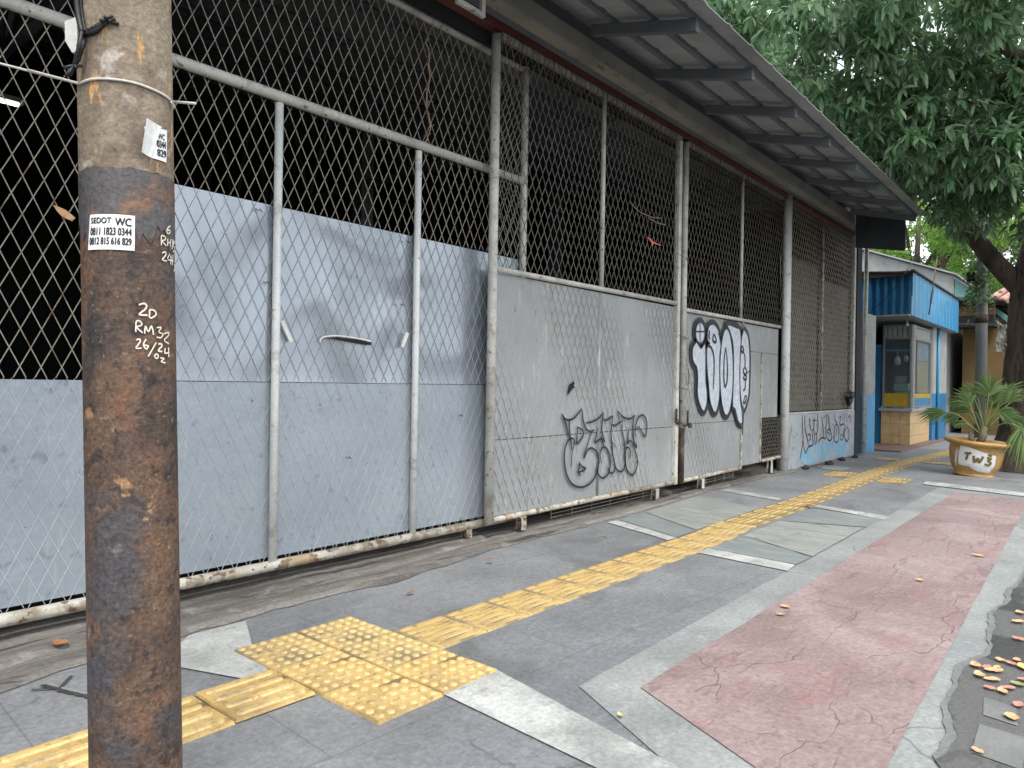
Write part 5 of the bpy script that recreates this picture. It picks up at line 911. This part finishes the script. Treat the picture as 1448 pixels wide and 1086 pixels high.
# background trees
def bgtree(x,y,hh,rad,n,m,label,seed,L=.13,W=.06):
    t=thing('background_tree',(x,y,0),label,'tree','trees behind the houses'); q_=random.Random(seed)
    mb=MB().tube(sm([(x,y,0),(x+q_.uniform(-.2,.2),y,hh*.4),(x+q_.uniform(-.5,.5),y,hh*.8)],4),[.15-.01*i for i in range(9)],10,jit=.05)
    for k in range(6):
        a=q_.uniform(0,6.28); mb.tube(sm([(x,y,hh*q_.uniform(.35,.6)),(x+math.cos(a)*rad*.4,y+math.sin(a)*rad*.4,hh*.7),(x+math.cos(a)*rad*.8,y+math.sin(a)*rad*.8,hh*.8)],3),[.06-.006*i for i in range(7)],6)
    obj('trunk',mb,m_bark,t,smooth=True); lf=MB()
    subs=[]
    for _ in range(46):
        v=rv(q_)*q_.uniform(.4,1); subs.append((Vector((x+v.x*rad,y+v.y*rad,hh*.68+v.z*hh*.36)),q_.uniform(.35,.85)))
    for _ in range(n):
        s_,sr=q_.choice(subs); v=rv(q_)*sr*q_.uniform(.2,1)**.5; p=s_+Vector((v.x,v.y,v.z*.6)); dv=(rv(q_)+Vector((0,0,-.2))).normalized()
        for k in range(3):
            simpleleaf(lf,p+rv(q_)*.08,(dv+rv(q_)*.5).normalized(),rv(q_),L*q_.uniform(.7,1.3),W*q_.uniform(.7,1.2))
    obj('crown',lf,m,t)
bgtree(26.5,5.2,8.6,3.0,11000,m_leafsm,'light green feathery tree rising directly behind the blue awning shop',1)
bgtree(31,1.2,9.5,3.0,9000,m_leafsm,'bright yellow-green tree right of the utility pole',2)
bgtree(32,10,11,4,9000,m_leafdk,'darker rounded tree furthest left behind the warehouse roof',3,.18,.08)
bgtree(36,4.6,10.5,3.8,9000,m_leafdk,'dark green tree above the pinkish tiled roof',4,.18,.08)
bgtree(24,-1.4,7.5,3.0,7000,m_leafdk,'dark tree at the right edge behind the thick trunk',5,.18,.08)
def reflectedtree(i,x,y):  # unseen trees, added only to give the gate sheets something dark to reflect
    src=bpy.data.objects['background_tree']; c=src.copy(); C.objects.link(c); c.location=(x,y,0); c.rotation_euler=(0,0,i*1.3)
    c['label']=['first','second','third','fourth'][i]+' unseen tree across the road, added for reflections in the gate sheets'; c['group']='added unseen trees across the road'
    for ch in src.children:
        d_=ch.copy(); C.objects.link(d_); d_.parent=c
for i,(x,y) in enumerate([(5,-13.5),(16.5,-12.5)]): reflectedtree(i,x,y)
# ivy on the utility pole
iv=MB(); q_=random.Random(9)
for _ in range(500):
    z=q_.gauss(3.05,.28); a=q_.uniform(0,6.28); r0=.09+abs(q_.gauss(0,.08)); p=(14.5+r0*math.cos(a),1.845+r0*math.sin(a)+.03,z); simpleleaf(iv,p,(rv(q_)+Vector((0,0,-.6))).normalized(),rv(q_),.09,.045)
iv.tube([(14.5+.11*math.cos(k*.5),1.845+.11*math.sin(k*.5),2.4+k*.03) for k in range(45)],.008,5)
tag(obj('climbing_plant',iv,m_leafdk),'dark climbing plant wrapped round the middle of the utility pole','plant')

# ================= POT AND PALM =================
PX,PY=11.35,1.50
pt_=thing('plant_pot',(PX,PY,0),'golden glazed pot with a white TWJ panel, tilted beside the tactile path','pot'); TILT=R_(-5.5)
pm=MB().lathe([(.0,.0),(.235,.0),(.246,.015),(.236,.03),(.225,.04),(.262,.09),(.292,.17),(.308,.26),(.314,.34),(.31,.395),(.33,.405),(.372,.425),(.385,.445),(.378,.465),(.35,.475),(.31,.468),(.29,.43),(0,.43)],56,PX,PY)
o=obj('pot_body',pm,m_pot,pt_,smooth=True)
prf=[(.04,.225),(.09,.262),(.17,.292),(.26,.308),(.34,.314),(.395,.31)]
def prad(z):
    for (a,ra),(b,rb) in zip(prf[:-1],prf[1:]):
        if z<=b: return ra+(rb-ra)*(z-a)/(b-a)
    return .306
phi0=math.atan2(-PY,-PX) # facing the street end where people arrive
def PO(u,v,off=.004):
    r0=prad(v); a=phi0+u/r0; return (PX+(r0+off)*math.cos(a),PY+(r0+off)*math.sin(a),v)
zz=lambda x,y:((x-462)/606,(985-y)/606+.004)
def potpoly(pts,name,m,off,par):
    # fill by scan grid so that it follows the curved body
    P=[zz(*p) for p in pts]; v0=min(p[1] for p in P); v1=max(p[1] for p in P); n=22; mb=MB(); rows=[]
    for i in range(n+1):
        v=v0+(v1-v0)*(.002+.996*i/n); xsn=[]
        for a,b in zip(P,P[1:]+P[:1]):
            if (a[1]-v)*(b[1]-v)<0: xsn.append(a[0]+(b[0]-a[0])*(v-a[1])/(b[1]-a[1]))
        rows.append((min(xsn),max(xsn),v))
    for (a,b,v) in rows:
        for k in range(9): mb.v.append(PO(a+(b-a)*k/8,v,off))
    for i in range(n):
        for k in range(8): q0=i*9+k; mb.f.append((q0,q0+1,q0+10,q0+9))
    return obj(name,mb,m,par,smooth=True)
pw=potpoly([(345,745),(420,755),(520,785),(605,800),(606,880),(560,950),(500,945),(410,905),(340,905),(336,800)],'white_panel',m_potw,.004,pt_)
potpoly([(310,790),(328,765),(324,925),(304,880)],'white_panel',m_potw,.004,pt_)
lm=MB()
for st in [[(383,803),(430,799)],[(408,800),(398,856)],[(446,815),(456,866),(476,832),(486,866),(510,812)],[(535,820),(566,826),(545,844),(568,860),(550,880),(524,870)],[(540,797),(572,803)]]:
    ribbon(lm,[zz(*p) for p in sm(st,4)],.030,lambda a,b:PO(a,b,.007))
obj('lettering',lm,m_gold,pw,label='bronze letters TWJ')
obj('potting_soil',MB().lathe([(.0,.44),(.29,.435)],30,PX,PY),m_soil,pt_)
pt_.rotation_euler=Quaternion(Vector((-1,0,0)),R_(-4.5)).to_euler()
pa=thing('potted_palm',(PX,PY,.44),'spiky fan palm growing in the golden pot','palm')
st_=MB(); q_=random.Random(5); lm=MB()
st_.tube([(PX,PY-.06,.42),(PX-.02,PY-.10,.55),(PX-.03,PY-.12,.66)],[.05,.045,.03],10); st_.tube([(PX,PY+.03,.42),(PX,PY+.05,.6)],[.035,.02],8)
def V3(x,y,dx=0): # zoom pixels on the plane through the pot, dx = offset along the street
    u,v=(x-462)/606,(985-y)/606; return Vector((PX+dx,PY-u,v))
pet=MB()
fr_=[ # petiole start, leaf centre, main direction angle(deg, 0=right,90=up), spread, length px, dx
 ((535,600),(560,300),95,62,230,-.05),((545,600),(650,330),50,48,210,.1),((500,640),(430,390),125,50,190,-.12),((480,640),(240,480),186,35,200,-.2),((540,600),(640,450),-5,50,150,-.15),((520,640),(470,360),150,40,150,.15),
 ((560,620),(800,600),-95,30,260,-.1),((555,560),(846,335),20,40,160,.1),((500,620),(330,500),200,40,150,.1),((500,650),(400,560),175,30,110,-.1),((530,600),(600,420),110,60,150,.25),((530,600),(500,330),75,50,190,.3),((520,620),(380,470),160,45,160,.28),((535,600),(580,380),80,40,200,.05),((530,600),(440,330),118,40,170,.05),((560,600),(700,380),58,40,170,-.1),((500,640),(360,420),150,40,150,.1),((540,620),(700,520),-30,45,160,.2)]
for (a,c,ang,spr,Ln,dx) in fr_:
    A_=V3(*a); Cc=V3(*c,dx); mid=(A_+Cc)/2+Vector((dx*.3,0,.10 if abs(c[0]-a[0])>120 else .02)); pts=sm([tuple(A_),tuple(mid),tuple(Cc)],5); pet.tube(pts,[.010-.0004*i for i in range(len(pts))],6)
    nl=20
    for k in range(nl):
        t=k/(nl-1)*2-1; th=R_(ang+t*spr); L_=Ln/606*(1-.25*abs(t))*q_.uniform(.85,1.1)
        bx=Cc+(Vector(pts[-1])-Vector(pts[-4]))*(-.6+.6*(1-abs(t)))
        dv=Vector((q_.uniform(-.35,.35)+dx*.5,-math.cos(th),math.sin(th))).normalized(); s_=dv.cross(Vector((1,0,.2))).normalized()*.011
        p0=bx; p1=p0+dv*L_*.5; p2=p0+dv*L_+Vector((0,0,-L_*.22)); ff=Vector((-.004,0,0)); o=len(lm.v)
        lm.v+=[tuple(p0-s_*.5),tuple(p0+s_*.5),tuple(p1-s_),tuple(p1+ff),tuple(p1+s_),tuple(p2)]; lm.f+=[(o,o+1,o+3),(o,o+3,o+2),(o+1,o+4,o+3),(o+2,o+3,o+5),(o+3,o+4,o+5)]
obj('stem',st_,m_palmtrunk,pa,smooth=True); obj('petioles',pet,m_petiole,pa,smooth=True); obj('fronds',lm,m_palm,pa)

# ================= FALLEN LEAVES =================
used={}
def gleaf(x,y,k):
    sz=rnd.uniform(.035,.062); zone='at the top of the wet kerbside' if x>4.2 else ('just above the heap on the wet kerbside' if x>3.75 else ('in the heap on the wet kerbside' if x>3.25 else ('below the heap on the wet kerbside' if x>2.9 else 'on the pale slab of the wet kerbside')))
    l=('flat ' if rnd.random()<.5 else 'curled ')+('large ' if sz>.052 else 'medium ' if sz>.043 else 'small ')+['peach','pink','brown','yellow','olive'][k]+' leaf '+zone+(' near the pale border' if y>.40 else (' near the picture edge' if y<.33 else ''))
    dleaf(x,y,.014,m_dleaf[k],l,sz,'fallen leaves in the wet gutter')
def dleaf(x,y,z,m,label,s=.05,group=None,name='fallen_leaf'):
    mb=MB(); a=rnd.uniform(0,6.28); n=6; cu=rnd.uniform(.1,.35); L_=s*rnd.uniform(.8,1.2); W_=s*.38
    ca,sa=math.cos(a),math.sin(a); rows=[]
    for i in range(n+1):
        t=i/n; w_=W_*math.sin(math.pi*min(1,t*.92+.06))**.8; zz_=z+.004+L_*cu*(2*t-1)**2*.6
        for k in (-1,0,1):
            px=(t-.5)*L_*2*.6; py=k*w_; mb.v.append((x+px*ca-py*sa,y+px*sa+py*ca,zz_+abs(k)*w_*.35*rnd.uniform(.5,1.3)))
    for i in range(n):
        for k in (0,1): q0=i*3+k; mb.f.append((q0,q0+1,q0+4,q0+3))
    return tag(obj(name,mb,m,smooth=True),label,'leaf',group)
for i,(x,y) in enumerate(D['leaves_gutter']):
    k=[0,0,1,0,1,3,0,0,0,3,0,1,0,1,4,1,0,0,1,0,1][i]; gleaf(x,y,k)
q_=random.Random(12)
for i in range(0):
    x=q_.uniform(3.4,4.6); y=q_.uniform(.2,.38) ; k=q_.choice([0,0,1,3]); gleaf(x,y,k)
LL=['larger peach leaf on the red strip next to its left border','small peach leaf on the red strip below the larger one','orange leaf in the middle of the red strip','tiny yellow leaf on the dark slab beside the pale band','brown curled leaf on dark paving above the blistered square','brown leaf below the wheels of the nearest gates','long brown leaf on the threshold left of the rusty pole','olive leaf on paving below the second gate','pink scrap on the edge of the ribbed yellow tiles','pale curled leaf near the right edge of the red strip']
KK=[0,0,3,3,2,2,2,4,1,0]; SS=[.05,.035,.045,.022,.04,.045,.075,.035,.09,.06]
for i,(x,y) in enumerate(D['leaves']): dleaf(x,y,.03 if i in (6,5) else (.024 if i==8 else .01),m_dleaf[KK[i]],LL[i],SS[i])
